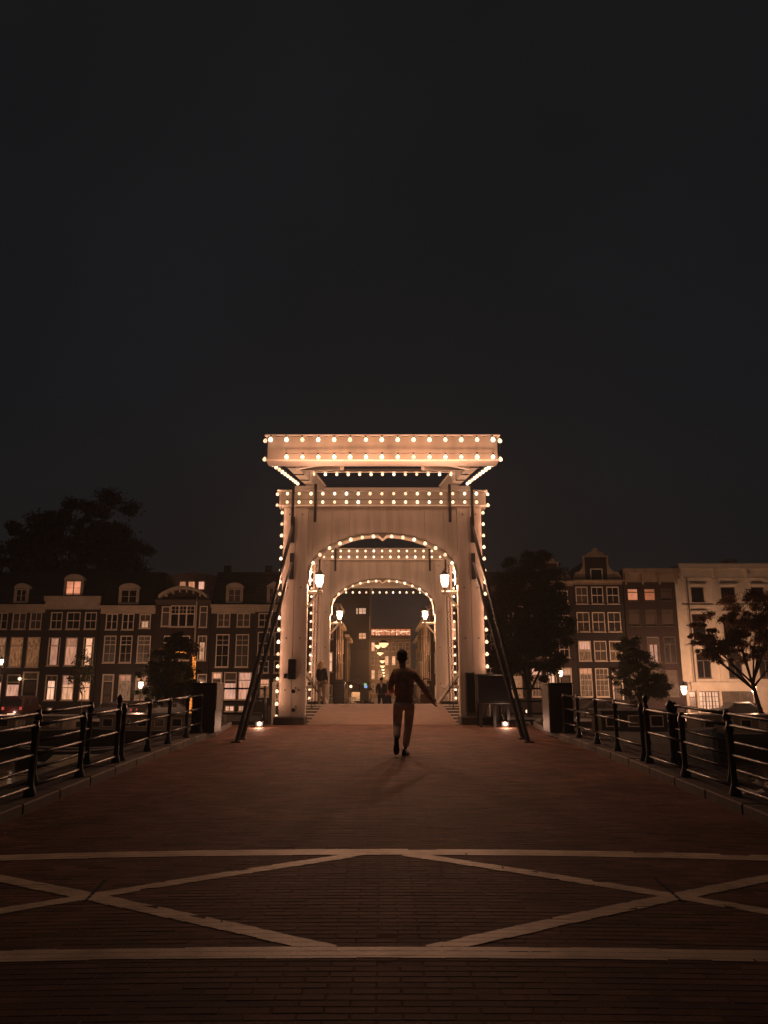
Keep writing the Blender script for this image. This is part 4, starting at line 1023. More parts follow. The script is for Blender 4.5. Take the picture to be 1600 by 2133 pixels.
street_house('timber fronted corner house left of the street mouth', -7.9, -4.75, 80, 88, 9.6, 1, 'dmml', M['tfac'], 3)
street_house('narrow lit house second on the left of the side street', -8.2, -4.9, 88.1, 97, 8.3, 1, 'dml', M['tfac'], 3, False)
street_house('dark house third on the left of the side street', -8.0, -4.6, 97.1, 110, 7.5, 1, 'dm', BR[0], 3, False)
tk = street_house('tall dark block in the side street with two lit windows high up', -9.0, -1.95, 113, 126, 16.2, 1, 'd', BR[1], 5, False)
for (a, b_, y0, y1) in ((742.5, 745.5, 1267, 1279), (748, 762, 1267, 1278.5), (748, 762, 1319, 1331)):
    r = rectpx(a, b_, y0, y1, 112.9); w = MB().box(r[0], r[1], 112.88, 113.0, r[2], r[3]).build('window', M['lit'], tk)
    q = MB(); q.box((r[0]+r[1])/2-.03, (r[0]+r[1])/2+.03, 112.84, 112.878, r[2], r[3]); q.box(r[0], r[1], 112.85, 112.877, (r[2]+r[3])/2-.04, (r[2]+r[3])/2+.02); q.build('glazing_bar', M['frame_d'], w)
street_house('timber fronted corner house right of the street mouth', 4.9, 7.9, 80, 88, 9.4, -1, 'dmml', M['tfac'], 3)
street_house('lit house second on the right of the side street', 5.1, 8.2, 88.1, 100, 8.8, -1, 'dml', M['tfac'], 3, False)
street_house('dark brick house third on the right of the side street', 5.4, 8.6, 100.1, 118, 9.6, -1, 'dm', BR[0], 3, False)
street_house('dim house fourth on the right of the side street', 5.9, 9.6, 118.1, 140, 9.0, -1, 'dm', BR[2], 3, False)
# end building with lit roof terrace
Ye = 190; X0, X1 = P(770, 1380, Ye).x, P(856, 1380, Ye).x; zt = P(797, 1307, Ye).z; z1 = P(797, 1328, Ye).z
t = thing('terrace_building', 'building closing the side street with a glowing red roof terrace full of lights', 'building', ((X0+X1)/2, Ye, ZG))
MB().box(X0, X1, Ye, Ye+10, ZG, z1).build('wall', M['cream2'], t)
MB().box(X0-.1, X1+.1, Ye+.4, Ye+6, z1, zt-.4).build('terrace_room', M['lito'], t)
MB().box(X0-.3, X1+.4, Ye-.8, Ye+7, zt-.39, zt).build('terrace_roof', M['tfac'], t)
for i in range(9):
    x = X0+(X1-X0)*i/8; MB().box(x-.08, x+.08, Ye-.02, Ye+.1, z1, zt-.4).build('terrace_post', M['frame_d'], t)
MB().box(X0-.1, X1+.1, Ye-.06, Ye-.0, z1-.2, z1+.55).build('parapet', M['tfac'], t)
for j in range(4):
    for i in range(6):
        xa = X0+(X1-X0)*(i+.22)/6; xb = xa+(X1-X0)*.56/6; za = ZG+1+j*(z1-ZG-1)/4; zb = za+(z1-ZG)/4*.62
        f = MB(); opening_frame(f, xa, xb, za, zb, Ye-.1, .12, 's'); f = f.build('window', M['frame'], t)
        MB().box(xa+.1, xb-.1, Ye-.03, Ye-.01, za+.1, zb-.1).build('pane', M['lit' if (i, j) in ((0, 1), (0, 3), (2, 2), (3, 2), (3, 1)) else 'litd'], f)
q = MB()
rq = random.Random(4)
for i in range(46):
    u = i/45; q.ball((X0+.2+(X1-X0-.4)*u, Ye-.15, zt-.8-.30*abs(math.sin(u*9))+rq.uniform(-.06, .06)), rq.uniform(.05, .11), 6)
for i in range(34):
    q.ball((X0+.3+(X1-X0-.6)*rq.random(), Ye-.12, z1+.6+rq.random()*1.1), rq.uniform(.04, .12), 6)
st = q.build('fairy_lights', M['lith'], t); st['kind'] = 'stuff'
# lamps hung over the side street
hang = [(799.5, 1342.5, 84, 1.9, 'big orange'), (787.5, 1346, 92, 1.5, 'second nearest, leftmost'), (792, 1361, 108, 1.5, 'third nearest'), (796.6, 1377.5, 126, 1.6, 'fourth'), (796.6, 1388, 145, 1.7, 'fifth'), (798, 1395, 160, 1.4, 'sixth'), (799, 1401, 172, 1.3, 'seventh'), (800, 1407, 180, 1.2, 'farthest')]
for px, py, Y, sc, w in hang:
    c = P(px, py, Y)
    t = thing('hanging_street_lamp', f'{w} of the lamps hung on wires over the side street', 'street lamp', c, 'lamps hung over the side street')
    q = MB(); q.lathe(c, [(.10*sc, -.16*sc), (.25*sc, -.02*sc), (.27*sc, .08*sc)], 12); q.build('lamp_glass', M['amber'], t)
    q = MB(); q.lathe(c, [(.29*sc, .082*sc), (.2*sc, .18*sc), (.05*sc, .25*sc)], 12); q.build('lamp_hood', M['black'], t)
    q = MB(); q.tube([(-4.8, Y, c.z+.8), (c.x, Y, c.z+.25*sc), (5.0, Y, c.z+.8)], .02, 4); q.build('span_wire', M['black'], t)
    lamp('lamp_light', c-Vector((0, 0, .5)), 1100 if Y < 115 else 1000, (1, .46, .20), t, .2)
# quay lanterns
def quay_lantern(px, py, Y, label, sc=1.5, watt=900, z0=ZG):
    c = P(px, py, Y)
    t = thing('street_lantern', label, 'street lamp', (c.x, c.y, z0), 'lanterns along the far quay')
    lantern_parts(t, c, sc, watt)
    q = MB(); q.lathe((c.x, c.y, z0), [(.13, 0), (.12, .5), (.06, .7), (.045, 1.6), (.04, c.z-z0-.25*sc)], 10); q.build('lamp_post', M['green'], t, smooth=True)
    return t
quay_lantern(293.5, 1426, 69, 'street lantern shining beside the tree on the left quay', 1.9, 1400)
quay_lantern(3, 1378, 64, 'lamp glowing at the left picture edge', 1.5, 650)
quay_lantern(1168, 1402, 68, 'street lantern in front of the lit entrance behind the tree', 1.7, 850)
quay_lantern(1425, 1436, 72.5, 'brightest street lantern at the left corner of the cream house', 2.6, 2300)
quay_lantern(1571, 1436, 72.5, 'street lantern at the right end of the shop front', 2.2, 2100)
# wall lamp at the door of the first house
c = P(41, 1414, 79.6)
t = thing('wall_lamp', 'small bright wall lamp left of the pale door surround', 'wall lamp', c); MB().box(c.x-.05, c.x+.05, 79.65, 79.995, c.z-.04, c.z+.04).build('lamp_arm', M['black'], t); MB().ball(c, .17, 10).build('lamp_globe', M['lith'], t)
for (px, py, dx, w) in ((1100, 1485, 0, 'small light low on the quay behind the right brace'),):
    c = P(px-60, py-2, 61.2) if False else P(1039+60, 1482, 61.2)
    t = thing('quay_light', w, 'lamp', c); MB().ball(c, .15, 10).build('lamp_globe', M['lith'], t); MB().box(c.x-.06, c.x+.06, c.y+.1, c.y+.3, c.z-.06, c.z+.06).build('lamp_arm', M['black'], t)

# ------------------------------------------------------------------ trees
import numpy as np
def tree(label, x, y, z, trunk, blobs, n, leaf, m, seed, limbs=6, group='trees on the quays', name='tree', trunk_r=.16, lean=(0, 0)):
    rs = np.random.RandomState(seed); rd = random.Random(seed)
    t = thing(name, label, 'tree', (x, y, z), group, absolute=False)
    q = MB(); top = Vector((lean[0], lean[1], trunk))
    q.tube([(0, 0, -.1), (0.05, 0, .3), (lean[0]*.4, lean[1]*.4, trunk*.5), top], [trunk_r*1.35, trunk_r, trunk_r*.85, trunk_r*.7], 9)
    for i in range(limbs):
        c, r_ = blobs[i % len(blobs)]; c = Vector(c); s_ = top*(.75+.25*rd.random())
        e_ = c+Vector((rd.uniform(-.6, .6)*r_[0], rd.uniform(-.6, .6)*r_[1], rd.uniform(-.3, .6)*r_[2])); mid = (s_+e_)/2+Vector((rd.uniform(-.3, .3), rd.uniform(-.3, .3), .2))
        q.tube([s_, mid, e_], [trunk_r*.5, trunk_r*.28, trunk_r*.1], 6)
        for k in range(3):
            e2 = mid+(e_-mid)*rd.random()+Vector((rd.uniform(-1, 1)*r_[0]*.5, rd.uniform(-1, 1)*r_[1]*.5, rd.uniform(-.2, .7)*r_[2]*.6))
            q.tube([mid, (mid+e2)/2+Vector((0, 0, .1)), e2], [trunk_r*.2, trunk_r*.12, trunk_r*.05], 5)
    q.build('trunk', M['bark'], t, smooth=True)
    # leaf clumps: sub-blobs, then leaves about their shells
    pts = []
    vol = np.array([b[1][0]*b[1][1]*b[1][2] for b in blobs]); vol = vol**.7/np.sum(vol**.7)
    for (c, r_), w in zip(blobs, vol):
        nc = max(8, int(190*w)); per = max(8, int(n*w/nc))
        for _ in range(nc):
            d = rs.normal(size=3); d /= np.linalg.norm(d); rr = rs.uniform(.35, 1.0)**.5 if rs.uniform() < .8 else rs.uniform(.95, 1.3)
            cc = np.array(c)+d*np.array(r_)*rr; cr = rs.uniform(.10, .26)*np.mean(r_)
            pp = rs.normal(size=(per, 3))*cr*np.array([1, 1, .7])*.6; pts.append(cc+pp)
    pts = np.concatenate(pts); k = len(pts)
    a = rs.normal(size=(k, 3)); a /= np.linalg.norm(a, axis=1)[:, None]; b_ = rs.normal(size=(k, 3)); b_ -= a*np.sum(a*b_, axis=1)[:, None]; b_ /= np.linalg.norm(b_, axis=1)[:, None]
    s_ = leaf*rs.uniform(.6, 1.3, size=(k, 1))
    V = np.stack([pts-a*s_, pts+b_*s_*.5, pts+a*s_, pts-b_*s_*.5], axis=1).reshape(-1, 3)
    me = bpy.data.meshes.new('crown'); me.vertices.add(4*k); me.vertices.foreach_set('co', V.astype('f').ravel())
    me.loops.add(4*k); me.loops.foreach_set('vertex_index', np.arange(4*k, dtype='i')); me.polygons.add(k); me.polygons.foreach_set('loop_start', np.arange(0, 4*k, 4, dtype='i')); me.polygons.foreach_set('loop_total', np.full(k, 4, dtype='i'))
    me.update(calc_edges=True); me.materials.append(M[m])
    o = bpy.data.objects.new('crown', me); COL.objects.link(o); o.parent = t
    return t
def pw(px, py, Y): v = P(px, py, Y); return v
a = pw(150, 1120, 100)
tree('huge dark tree rising behind the roofs at the far left', a.x, 100, ZG, 8, [((0, 0, 20), (7.8, 4, 6.5)), ((-5.2, 0, 17.5), (5, 4, 5.5)), ((5, 0, 17.5), (4.5, 4, 5.6)), ((1, 0, 23.5), (5, 3, 3.6)), ((0, 0, 14), (9, 4, 4))], 90000, .22, 'leaf', 3, trunk_r=.5)
a = pw(360, 1380, 66)
tree('bushy dark quay tree left of the orange lit trunk', a.x, 66, ZG, 1.6, [((0, 0, 4.0), (1.9, 1.5, 2.4)), ((-1.3, 0, 3.0), (1.5, 1.2, 1.5)), ((.4, 0, 5.9), (1.2, 1.0, 1.4)), ((1.0, 0, 3.0), (1.1, 1, 1.6))], 34000, .09, 'leaf', 4)
a = pw(402, 1400, 67)
tl = tree('quay tree whose trunk is wound with glowing orange lights', a.x, 67, ZG, 5.4, [((-1.3, 0, 5.9), (1.5, 1, .8)), ((-.2, 0, 6.1), (.8, .8, .5))], 1500, .10, 'leaf_b', 5, trunk_r=.11)
q = MB(); rd = random.Random(2)
for i in range(430):
    u = i/429; ang = i*.62; rr = .17-.05*u; q.ball((rr*math.cos(ang)+.05, rr*math.sin(ang), .2+5.1*u), .045, 5)
for i in range(60):
    u = i/59; q.ball((-2.2*u, .1*math.sin(i), 5.3+.35*math.sin(u*3)+.08*rd.random()), .03, 5)
o = q.build('fairy_lights', M['sodium'], tl); o['kind'] = 'stuff'
lamp('trunk_glow', (-.1, -.5, 3.2), 60, (1, .38, .10), tl, .3)
tl.location = (a.x, 67, ZG)
a = pw(1095, 1290, 60)
tree('large dark tree just right of the raking braces hiding two houses', a.x, 60, ZG, 2.6, [((0, 0, 8.4), (3.2, 2, 3.6)), ((-1.8, 0, 6.4), (1.9, 1.6, 2.8)), ((1.9, 0, 6.8), (1.9, 1.6, 3.2)), ((.3, 0, 11.2), (2.5, 1.7, 2.2)), ((0, 0, 4.6), (3.0, 1.4, 1.3))], 100000, .10, 'leaf', 6, trunk_r=.22)
a = pw(1330, 1400, 67)
tree('bushy dark quay tree in front of the plum brick house', a.x, 67, ZG, 1.5, [((0, 0, 3.6), (1.9, 1.4, 1.9)), ((-.6, 0, 5.4), (1.3, 1, 1.4)), ((1.2, 0, 2.8), (1.4, 1.2, 1.0))], 30000, .09, 'leaf', 7)
a = pw(1583, 1450, 62)
tree('autumn brown tree spreading bare limbs before the cream house', a.x, 62, ZG, 3.2, [((-2.6, 0, 7.0), (2.1, 1.6, 1.7)), ((-.4, 0, 8.6), (2.2, 1.6, 1.9)), ((2.0, 0, 7.6), (2.4, 1.6, 2.8)), ((-3.6, 0, 5.8), (1.3, 1.2, .8)), ((0, 0, 6.2), (2.2, 1.4, 1.3)), ((-2.2, 0, 5.4), (1.6, 1.3, .9)), ((-4.2, 0, 6.9), (1.0, 1, .8)), ((2.4, 0, 4.6), (1.4, 1.3, 1.3))], 52000, .085, 'leaf_b', 8, limbs=12, trunk_r=.19, lean=(-.5, 0))
a = pw(172, 1440, 68)
tree('slender young tree before the lit ground floor windows on the left', a.x, 68, ZG, 2.2, [((-.1, 0, 4.2), (.9, .8, 1.4)), ((-.9, 0, 3.4), (.5, .6, .5))], 900, .09, 'leaf', 9, trunk_r=.06)

# ------------------------------------------------------------------ boats
def boat(label, c, L_, Wd, H_, hull, rz=0, cabin=None, port=False, top=None):
    t = thing('boat', label, 'boat', c, 'boats moored on the canal', absolute=False, rz=rz)
    q = MB(); n = 14
    for i in range(n+1):
        u = i/n; w = Wd/2*(1-abs(2*u-1)**3.2)**.6+.03; sh = .18*(2*u-1)**2
        for (fx, z) in ((.0, -.35), (.72, -.25), (.96, H_*.5), (1.0, H_+sh), (.86, H_+sh), (.80, H_*.55)):
            q.v.append((-L_/2+L_*u, -w*fx, z))
        for (fx, z) in ((.80, H_*.55), (.86, H_+sh), (1.0, H_+sh), (.96, H_*.5), (.72, -.25)):
            q.v.append((-L_/2+L_*u, w*fx, z))
    k = 11
    for i in range(n):
        for j in range(k):
            q.f.append((i*k+j, i*k+(j+1) % k, (i+1)*k+(j+1) % k, (i+1)*k+j))
    q.f.append(tuple(range(k))); q.f.append(tuple(n*k+i for i in range(k)))
    q.build('hull', hull, t, recalc=True)
    q = MB()
    for s_ in (-1, 1):
        q.tube([(-L_/2+L_*i/n, s_*(Wd/2*(1-abs(2*i/n-1)**3.2)**.6+.04), H_+.18*(2*i/n-1)**2+.02) for i in range(n+1)], .035, 6)
    q.build('gunwale', M['water_w'], t)
    if cabin:
        x0, x1, h = cabin
        MB().box(x0, x1, -Wd*.36, Wd*.36, H_*.6, H_+h).build('cabin', M['dark'] if hull is M['water_w'] else M['cream2'], t, bevel=.04)
        MB().box(x0-.1, x1+.1, -Wd*.42, Wd*.42, H_+h, H_+h+.07).build('cabin_roof', M['water_w'], t, bevel=.02)
        nw = max(2, int((x1-x0)/1.1))
        for i in range(nw):
            xa = x0+(x1-x0)*(i+.2)/nw; xb = x0+(x1-x0)*(i+.8)/nw
            f = MB().box(xa, xb, -Wd*.36-.02, -Wd*.36-.002, H_+h*.25, H_+h*.8).build('cabin_window', M['frame'], t)
            MB().box(xa+.06, xb-.06, -Wd*.36-.03, -Wd*.36-.021, H_+h*.25+.06, H_+h*.8-.06).build('pane', M['litd' if i % 2 else 'glass'], f)
    if port:
        for x in (-L_*.22, 0, L_*.22):
            w = Wd/2*(1-abs(2*x/L_)**3.2)**.6
            MB().tube([(x, -w*.98-.035, H_*.55), (x, -w*.98+.03, H_*.55)], .17, 14).build('porthole', M['black'], t)
    if top:
        q = MB(); q.prism([(-L_*.42, H_), (L_*.42, H_), (L_*.30, H_+.42), (-L_*.30, H_+.45)], -Wd*.40, Wd*.40); q.build('tarpaulin', M['tarp'], t, recalc=True)
    return t
zw = -2.4
a = pw(1290, 1510, 49)
boat('white hulled houseboat with a round porthole and dark cabin, behind the right railing', (a.x+1.2, 49, zw), 9.5, 3.2, 1.25, M['water_w'], 0, (-2.6, 1.4, 1.25), True)
a = pw(1460, 1500, 52)
boat('long dark barge moored below the autumn tree', (a.x+3, 52, zw), 13, 3.2, 1.0, M['hull_d'], 0, (-3.5, 3.5, 1.1))
a = pw(505, 1500, 44)
boat('small boat under a pale yellowish tarpaulin beside the left braces', (a.x-.8, 44, zw), 5.2, 1.9, .95, M['hull_d'], .06, None, False, True)
a = pw(150, 1566, 44)
boat('open boat with a pale gunwale seen through the left railing', (a.x, 44, zw), 6.0, 1.9, .55, M['hull_d'], .03)
a = pw(222, 1572, 39)
boat('small white rowing boat lying nearest behind the left railing', (a.x, 36, zw), 4.2, 1.5, .5, M['water_w'], .35, None, False, True)
a = pw(60, 1500, 56)
boat('dark houseboat with cabin on the left side of the canal', (a.x-2, 57, zw), 15, 3.4, .9, M['hull_d'], 0, (-5, 4.5, .95))
a = pw(350, 1490, 57)
boat('dark houseboat with a row of windows below the bushy tree', (a.x, 57, zw), 12, 3.2, .9, M['hull_d'], 0, (-4.5, 4.0, 1.05))
a = pw(1090, 1500, 50)
boat('white motor boat moored behind the right braces', (a.x-1.4, 46, zw), 6.5, 2.3, 1.5, M['water_w'], 0, (-1.5, 1.2, .6))
a = pw(1217, 1528, 40)
boat('little white dinghy between the cabinet and the right railing', (a.x+1.2, 36, zw), 3.4, 1.4, .7, M['water_w'], .5)

# ------------------------------------------------------------------ vehicles
def wheel(t, c, r, w, ax=(1, 0, 0)):
    c, ax = Vector(c), Vector(ax)
    o = MB().tube([c-ax*w/2, c+ax*w/2], r, 18).build('wheel', M['tyre'], t)
    MB().tube([c-ax*(w/2+.01), c+ax*(w/2+.01)], r*.6, 12).build('rim', M['stone'], o)
def car(label, x, y, z, kind, m, rz=0, plate=False, name='parked_car'):
    t = thing(name, label, 'van' if kind == 'van' else 'car', (x, y, z), None, absolute=False, rz=rz)
    # profile in (y, z) along the length; rear faces -y
    if kind == 'van': prof = [(-2.2, .35), (2.2, .35), (2.3, .6), (2.2, 1.05), (1.5, 1.2), (1.0, 1.9), (.6, 2.0), (-2.1, 2.0), (-2.25, 1.1)]
    else: prof = [(-2.0, .3), (2.0, .3), (2.1, .55), (2.0, .8), (1.1, .92), (.5, 1.38), (-.9, 1.42), (-1.6, .98), (-2.05, .92)]
    q = MB(); k = len(prof)
    for X, s_ in ((-.88, 1), (.88, 1)):
        pass
    xs = [(-.88, .92), (-.8, 1.0), (.8, 1.0), (.88, .92)]
    for X, s_ in xs:
        for (py_, pz) in prof: q.v.append((X, py_*s_, .3+(pz-.3)*s_))
    for i in range(3):
        for j in range(k): q.f.append((i*k+j, i*k+(j+1) % k, (i+1)*k+(j+1) % k, (i+1)*k+j))
    q.f.append(tuple(range(k))); q.f.append(tuple(3*k+i for i in range(k)))
    q.build('body', m, t, recalc=True)
    zt = prof[6][1] if kind == 'car' else 1.95
    MB().box(-.68, .68, -2.262 if kind == 'van' else -1.5, -2.245 if kind == 'van' else -1.3, 1.15 if kind == 'van' else 1.02, zt-.18 if kind == 'van' else 1.30).build('rear_window', M['glass'], t)
    for sx_ in (-1, 1):
        MB().box(sx_*.885-.005, sx_*.885+.005, -1.4 if kind == 'van' else -.8, .7, 1.2 if kind == 'van' else .95, 1.7 if kind == 'van' else 1.28).build('side_window', M['glass'], t)
        yr = -2.29 if kind == 'van' else -2.08
        MB().box(sx_*.74-.1, sx_*.74+.1, yr, yr+.06, .85 if kind == 'van' else .62, 1.1 if kind == 'van' else .8).build('tail_light', M['red'], t)
        for yw in (-1.35, 1.35): wheel(t, (sx_*.78, yw, .32), .32, .2)
    MB().box(-.85, .85, (-2.32 if kind == 'van' else -2.12), (-2.2 if kind == 'van' else -2.0), .38, .55).build('bumper', M['dark'], t)
    MB().box(-.3, .3, (-2.345 if kind == 'van' else -2.14), (-2.325 if kind == 'van' else -2.122), .40, .54).build('number_plate', M['lith'] if plate else M['cap'], t)
    return t
a = pw(24, 1480, 68)
cv = car('red van seen from behind with glowing tail lights at the far left', a.x, 70, ZG, 'van', M['carred'], .05, True)
lamp('plate_light', (.1, -2.6, .6), 25, (1, .6, .45), cv, .05)
a = pw(225, 1480, 72); car('dark parked car on the quay in front of the dark door', a.x, 73, ZG, 'car', M['hull_d'], R(88))
a = pw(345, 1480, 72); car('dark parked car on the quay below the bushy left tree', a.x, 73.5, ZG, 'car', M['dark'], R(91))
a = pw(1245, 1480, 72); car('dark parked car before the tall neck gabled house', a.x, 73, ZG, 'car', M['hull_d'], R(90))
a = pw(1545, 1480, 72); car('dark parked car in front of the shop windows at the right', a.x, 73, ZG, 'car', M['dark'], R(92))
def bicycle(label, x, y, z, rz, light=None):
    t = thing('bicycle', label, 'bicycle', (x, y, z), 'bicycles on the far side of the bridge', absolute=False, rz=rz)
    def ringm(c, r):
        q = MB(); n = 20; pts = [(c, 0, r+r*math.sin(2*math.pi*i/n)) for i in range(n)]
        pts = [(c+r*math.cos(2*math.pi*i/n), 0, .02+r+r*math.sin(2*math.pi*i/n)) for i in range(n+1)]
        q.tube(pts, .02, 5, cap=False); o = q.build('wheel', M['tyre'], t)
        q = MB()
        for i in range(8):
            an = math.pi*2*i/8; q.tube([(c, 0, r+.02), (c+r*math.cos(an), 0, r+.02+r*math.sin(an))], .004, 3)
        q.build('spokes', M['stone'], o)
    ringm(-.52, .34); ringm(.55, .34)
    F = MB(); bb, st, hd, hb = (-.08, 0, .30), (-.22, 0, .86), (.33, 0, .88), (.40, 0, .68)
    for a_, b_ in ((bb, st), (bb, hb), (st, hd), (bb, (-.52, 0, .36)), (st, (-.52, 0, .36)), (hd, hb), (hb, (.55, 0, .36))): F.tube([a_, b_], .016, 6)
    F.build('frame', M['black'], t)
    MB().box(-.34, -.10, -.07, .07, .93, .98).build('saddle', M['black'], t, bevel=.02)
    q = MB(); q.tube([hd, (.33, 0, 1.02)], .014, 6); q.tube([(.20, -.27, 1.05), (.33, -.12, 1.06), (.33, .12, 1.06), (.20, .27, 1.05)], .013, 6); q.build('handlebar', M['stone'], t)
    MB().box(.42, .72, -.17, .17, .74, .98).build('crate', M['wood'], t, bevel=.01)
    if light:
        MB().ball((.46, 0, .70), .045, 8).build('headlight', M[light], t)
        lamp('headlight_glow', (.62, 0, .72), 25, (1, .6, .4), t, .03)
    return t
for i, (px, Y, rz, li, lb) in enumerate([(741, 50, 1.2, 'lith', 'bicycle parked left of the walking couple with a bright front light'), (757, 52, .5, None, 'bicycle with a crate leaning in the parked row'), (768, 49, 1.9, None, 'bicycle standing crosswise closest to the couple'), (731, 54, 2.3, None, 'bicycle at the left end of the parked row'), (862, 50, 1.4, 'lith', 'bicycle parked on the right behind the running man'), (886, 47, .3, None, 'bicycle with wooden crate at the right pillar of the farther gate')]):
    z = gz(Y); bicycle(lb, (px-797)/1640*Y, Y, z, rz, li)
# terrace things on the far left side of the bridge
x, y = (748-797)/1640*56, 56
t = thing('parasol', 'leaning pale cafe parasol half folded beside the bicycles', 'parasol', (x, y, gz(y)))
MB().tube([(x, y, gz(y)), (x+.06, y, gz(y)+2.9)], .03, 8).build('pole', M['wood'], t)
q = MB(); n = 8; tp = Vector((x+.06, y, gz(y)+2.95)); 
rim_ = [tp+Vector((0.95*math.cos(2*math.pi*k/n), 0.95*math.sin(2*math.pi*k/n), -.75+.30*math.cos(2*math.pi*k/n+2.5))) for k in range(n)]
for k in range(n):
    a_, b_ = rim_[k], rim_[(k+1) % n]; q.quad(tp, a_, (a_+b_)/2+Vector((0, 0, .08)), b_); q.quad(tp-Vector((0, 0, .02)), b_-Vector((0, 0, .02)), (a_+b_)/2+Vector((0, 0, .06)), a_-Vector((0, 0, .02)))
q.build('canopy', M['canvas'], t); MB().lathe((x, y, gz(y)), [(.3, 0), (.3, .08), (.05, .12)], 12).build('base', M['stone'], t)
x = (738-797)/1640*50
t = thing('folding_board', 'pale folding sandwich board with triangular top near the parasol', 'sandwich board', (x, 50.6, gz(50.6)))
z = gz(50.6)
for s_, nm in ((-1, 'front_leaf'), (1, 'rear_leaf')):
    q = MB(); q.bar((x, 50.6+s_*.35, z), (x, 50.6, z+1.55), .7, .03); q.build(nm, M['canvas'], t)
t = thing('terrace_fence', 'low white baluster fence at the terrace left of the bicycles', 'fence', (-2.6, 47, gz(47)))
for i in range(12):
    xx = -3.4+i*.16; MB().tube([(xx, 47, gz(47)), (xx, 47, gz(47)+1.0)], .022, 6).build('baluster', M['white'], t)
MB().box(-3.46, -1.56, 46.97, 47.03, gz(47)+1.0, gz(47)+1.06).build('rail', M['white'], t)
x0 = (696-797)/1640*46
t = thing('kiosk', 'dark green shuttered kiosk box beside the left post of the farther gate', 'kiosk', (x0+.3, 46, gz(46)))
MB().box(x0, x0+.62, 45.6, 46.4, gz(46), P(797, 1424, 46).z).build('body', M['green'], t, bevel=.02)
for i in range(6): MB().box(x0+.05, x0+.57, 45.575, 45.598, gz(46)+.75+i*.22, gz(46)+.93+i*.22).build('slat', M['frame_d'], t)
MB().box(x0-.05, x0+.67, 45.5, 46.5, P(797, 1424, 46).z, P(797, 1424, 46).z+.06).build('roof', M['black'], t)
x0 = (884-797)/1640*45
t = thing('planter', 'red brown planter box with a round wreath at the right far post', 'planter', (x0, 45, gz(45)))
MB().box(x0-.25, x0+.45, 44.8, 45.2, gz(45), gz(45)+1.15).build('box', M['tfac'], t, bevel=.02)
MB().box(x0-.22, x0+.42, 44.76, 44.798, gz(45)+1.25, gz(45)+1.6).build('sign_board', M['carred'], t)
q = MB(); n = 18; q.tube([(x0+.1+.24*math.cos(2*math.pi*i/n), 45, gz(45)+1.75+.26*math.sin(2*math.pi*i/n)) for i in range(n+1)], .04, 6, cap=False); q.build('wreath', M['leaf_b'], t)
c = P(731, 1430, 50)
t = thing('stall_lamp', 'small bright white lamp hanging at the terrace left of the bicycles', 'lamp', c); MB().ball(c, .09, 10).build('lamp_globe', M['lith'], t)
q = MB(); q.tube([(c.x, c.y, gz(50)), (c.x, c.y, c.z-.08)], .02, 6); q.build('lamp_pole', M['black'], t); lamp('stall_light', c+Vector((.1, -.3, .25)), 90, (1, .6, .38), t, .05)
c0 = P(762, 1433, 53)
t = thing('light_sign', 'small blue and green glowing sign beside the parasol', 'sign', (c0.x, 53, gz(53)))
MB().box(c0.x-.10, c0.x+.10, 53, 53.06, c0.z, c0.z+.16).build('blue_panel', emat('blue_glow', (.25, .5, 1), .8), t)
MB().box(c0.x-.12, c0.x+.06, 53, 53.06, c0.z+.165, c0.z+.30).build('green_panel', emat('green_glow', (.3, .9, .45), .6), t)
MB().tube([(c0.x, 53.1, gz(53)), (c0.x, 53.1, c0.z+.3)], .025, 6).build('sign_pole', M['black'], t)
for k, (px, Y, w) in enumerate(((723, 47.8, 'left'), (752, 51.5, 'middle'), (868, 49, 'right'))):
    x = (px-797)/1640*Y; z = gz(Y)
    t = thing('flower_tub', f'round tub of pale flowers, {w} one of those beyond the bridge crest', 'planter', (x, Y, z), 'flower tubs beyond the crest')
    MB().lathe((x, Y, z), [(.22, 0), (.28, .45), (.30, .5)], 14).build('tub', M['tfac'], t)
    q = MB(); rq2 = random.Random(k)
    for i in range(70):
        v = Vector((rq2.gauss(0, .16), rq2.gauss(0, .16), .62+abs(rq2.gauss(0, .16)))); q.ball((x+v.x, Y+v.y, z+v.z), rq2.uniform(.02, .045), 5)
    q.build('flowers', M['canvas'], t)
x = (879-797)/1640*47
# far side railings and lamps beyond the second gate
for s_, side in ((-1, 'left'), (1, 'right')):
    t = thing('railing', f'iron railing of the descending far half of the bridge, {side} side', 'railing', (s_*4.3, 45, gz(45)), 'iron railings of the bridge')
    Ys = fr(32.3, 60, 16)
    for i, y in enumerate(Ys):
        post_mb(s_*4.4, y, gz(y), .9).build('post', M['green'], t, smooth=True)
        if i < 16:
            for h in (.92, .6, .3): MB().tube([(s_*4.4, y, gz(y)+h), (s_*4.4, Ys[i+1], gz(Ys[i+1])+h)], .02, 6).build('rail', M['green'], t)

# ------------------------------------------------------------------ people
def skin(name, nodes, edges, m, parent, root=0, sub=2):
    me = bpy.data.meshes.new(name); bm = bmesh.new(); lay = bm.verts.layers.skin.verify()
    vs = []
    for i, (p, r) in enumerate(nodes):
        v = bm.verts.new(p); rr = r if isinstance(r, tuple) else (r, r); v[lay].radius = rr; v[lay].use_root = (i == root); vs.append(v)
    for a_, b_ in edges: bm.edges.new((vs[a_], vs[b_]))
    bm.to_mesh(me); bm.free(); o = bpy.data.objects.new(name, me); COL.objects.link(o)
    o.modifiers.new('s', 'SKIN').use_smooth_shade = True; sm = o.modifiers.new('u', 'SUBSURF'); sm.levels = sub; sm.render_levels = sub
    dg = bpy.context.evaluated_depsgraph_get(); me2 = bpy.data.meshes.new_from_object(o.evaluated_get(dg)); me2.name = name
    o.modifiers.clear(); o.data = me2; me2.materials.clear(); me2.materials.append(m); me2.polygons.foreach_set('use_smooth', [True]*len(me2.polygons)); o.parent = parent
    return o
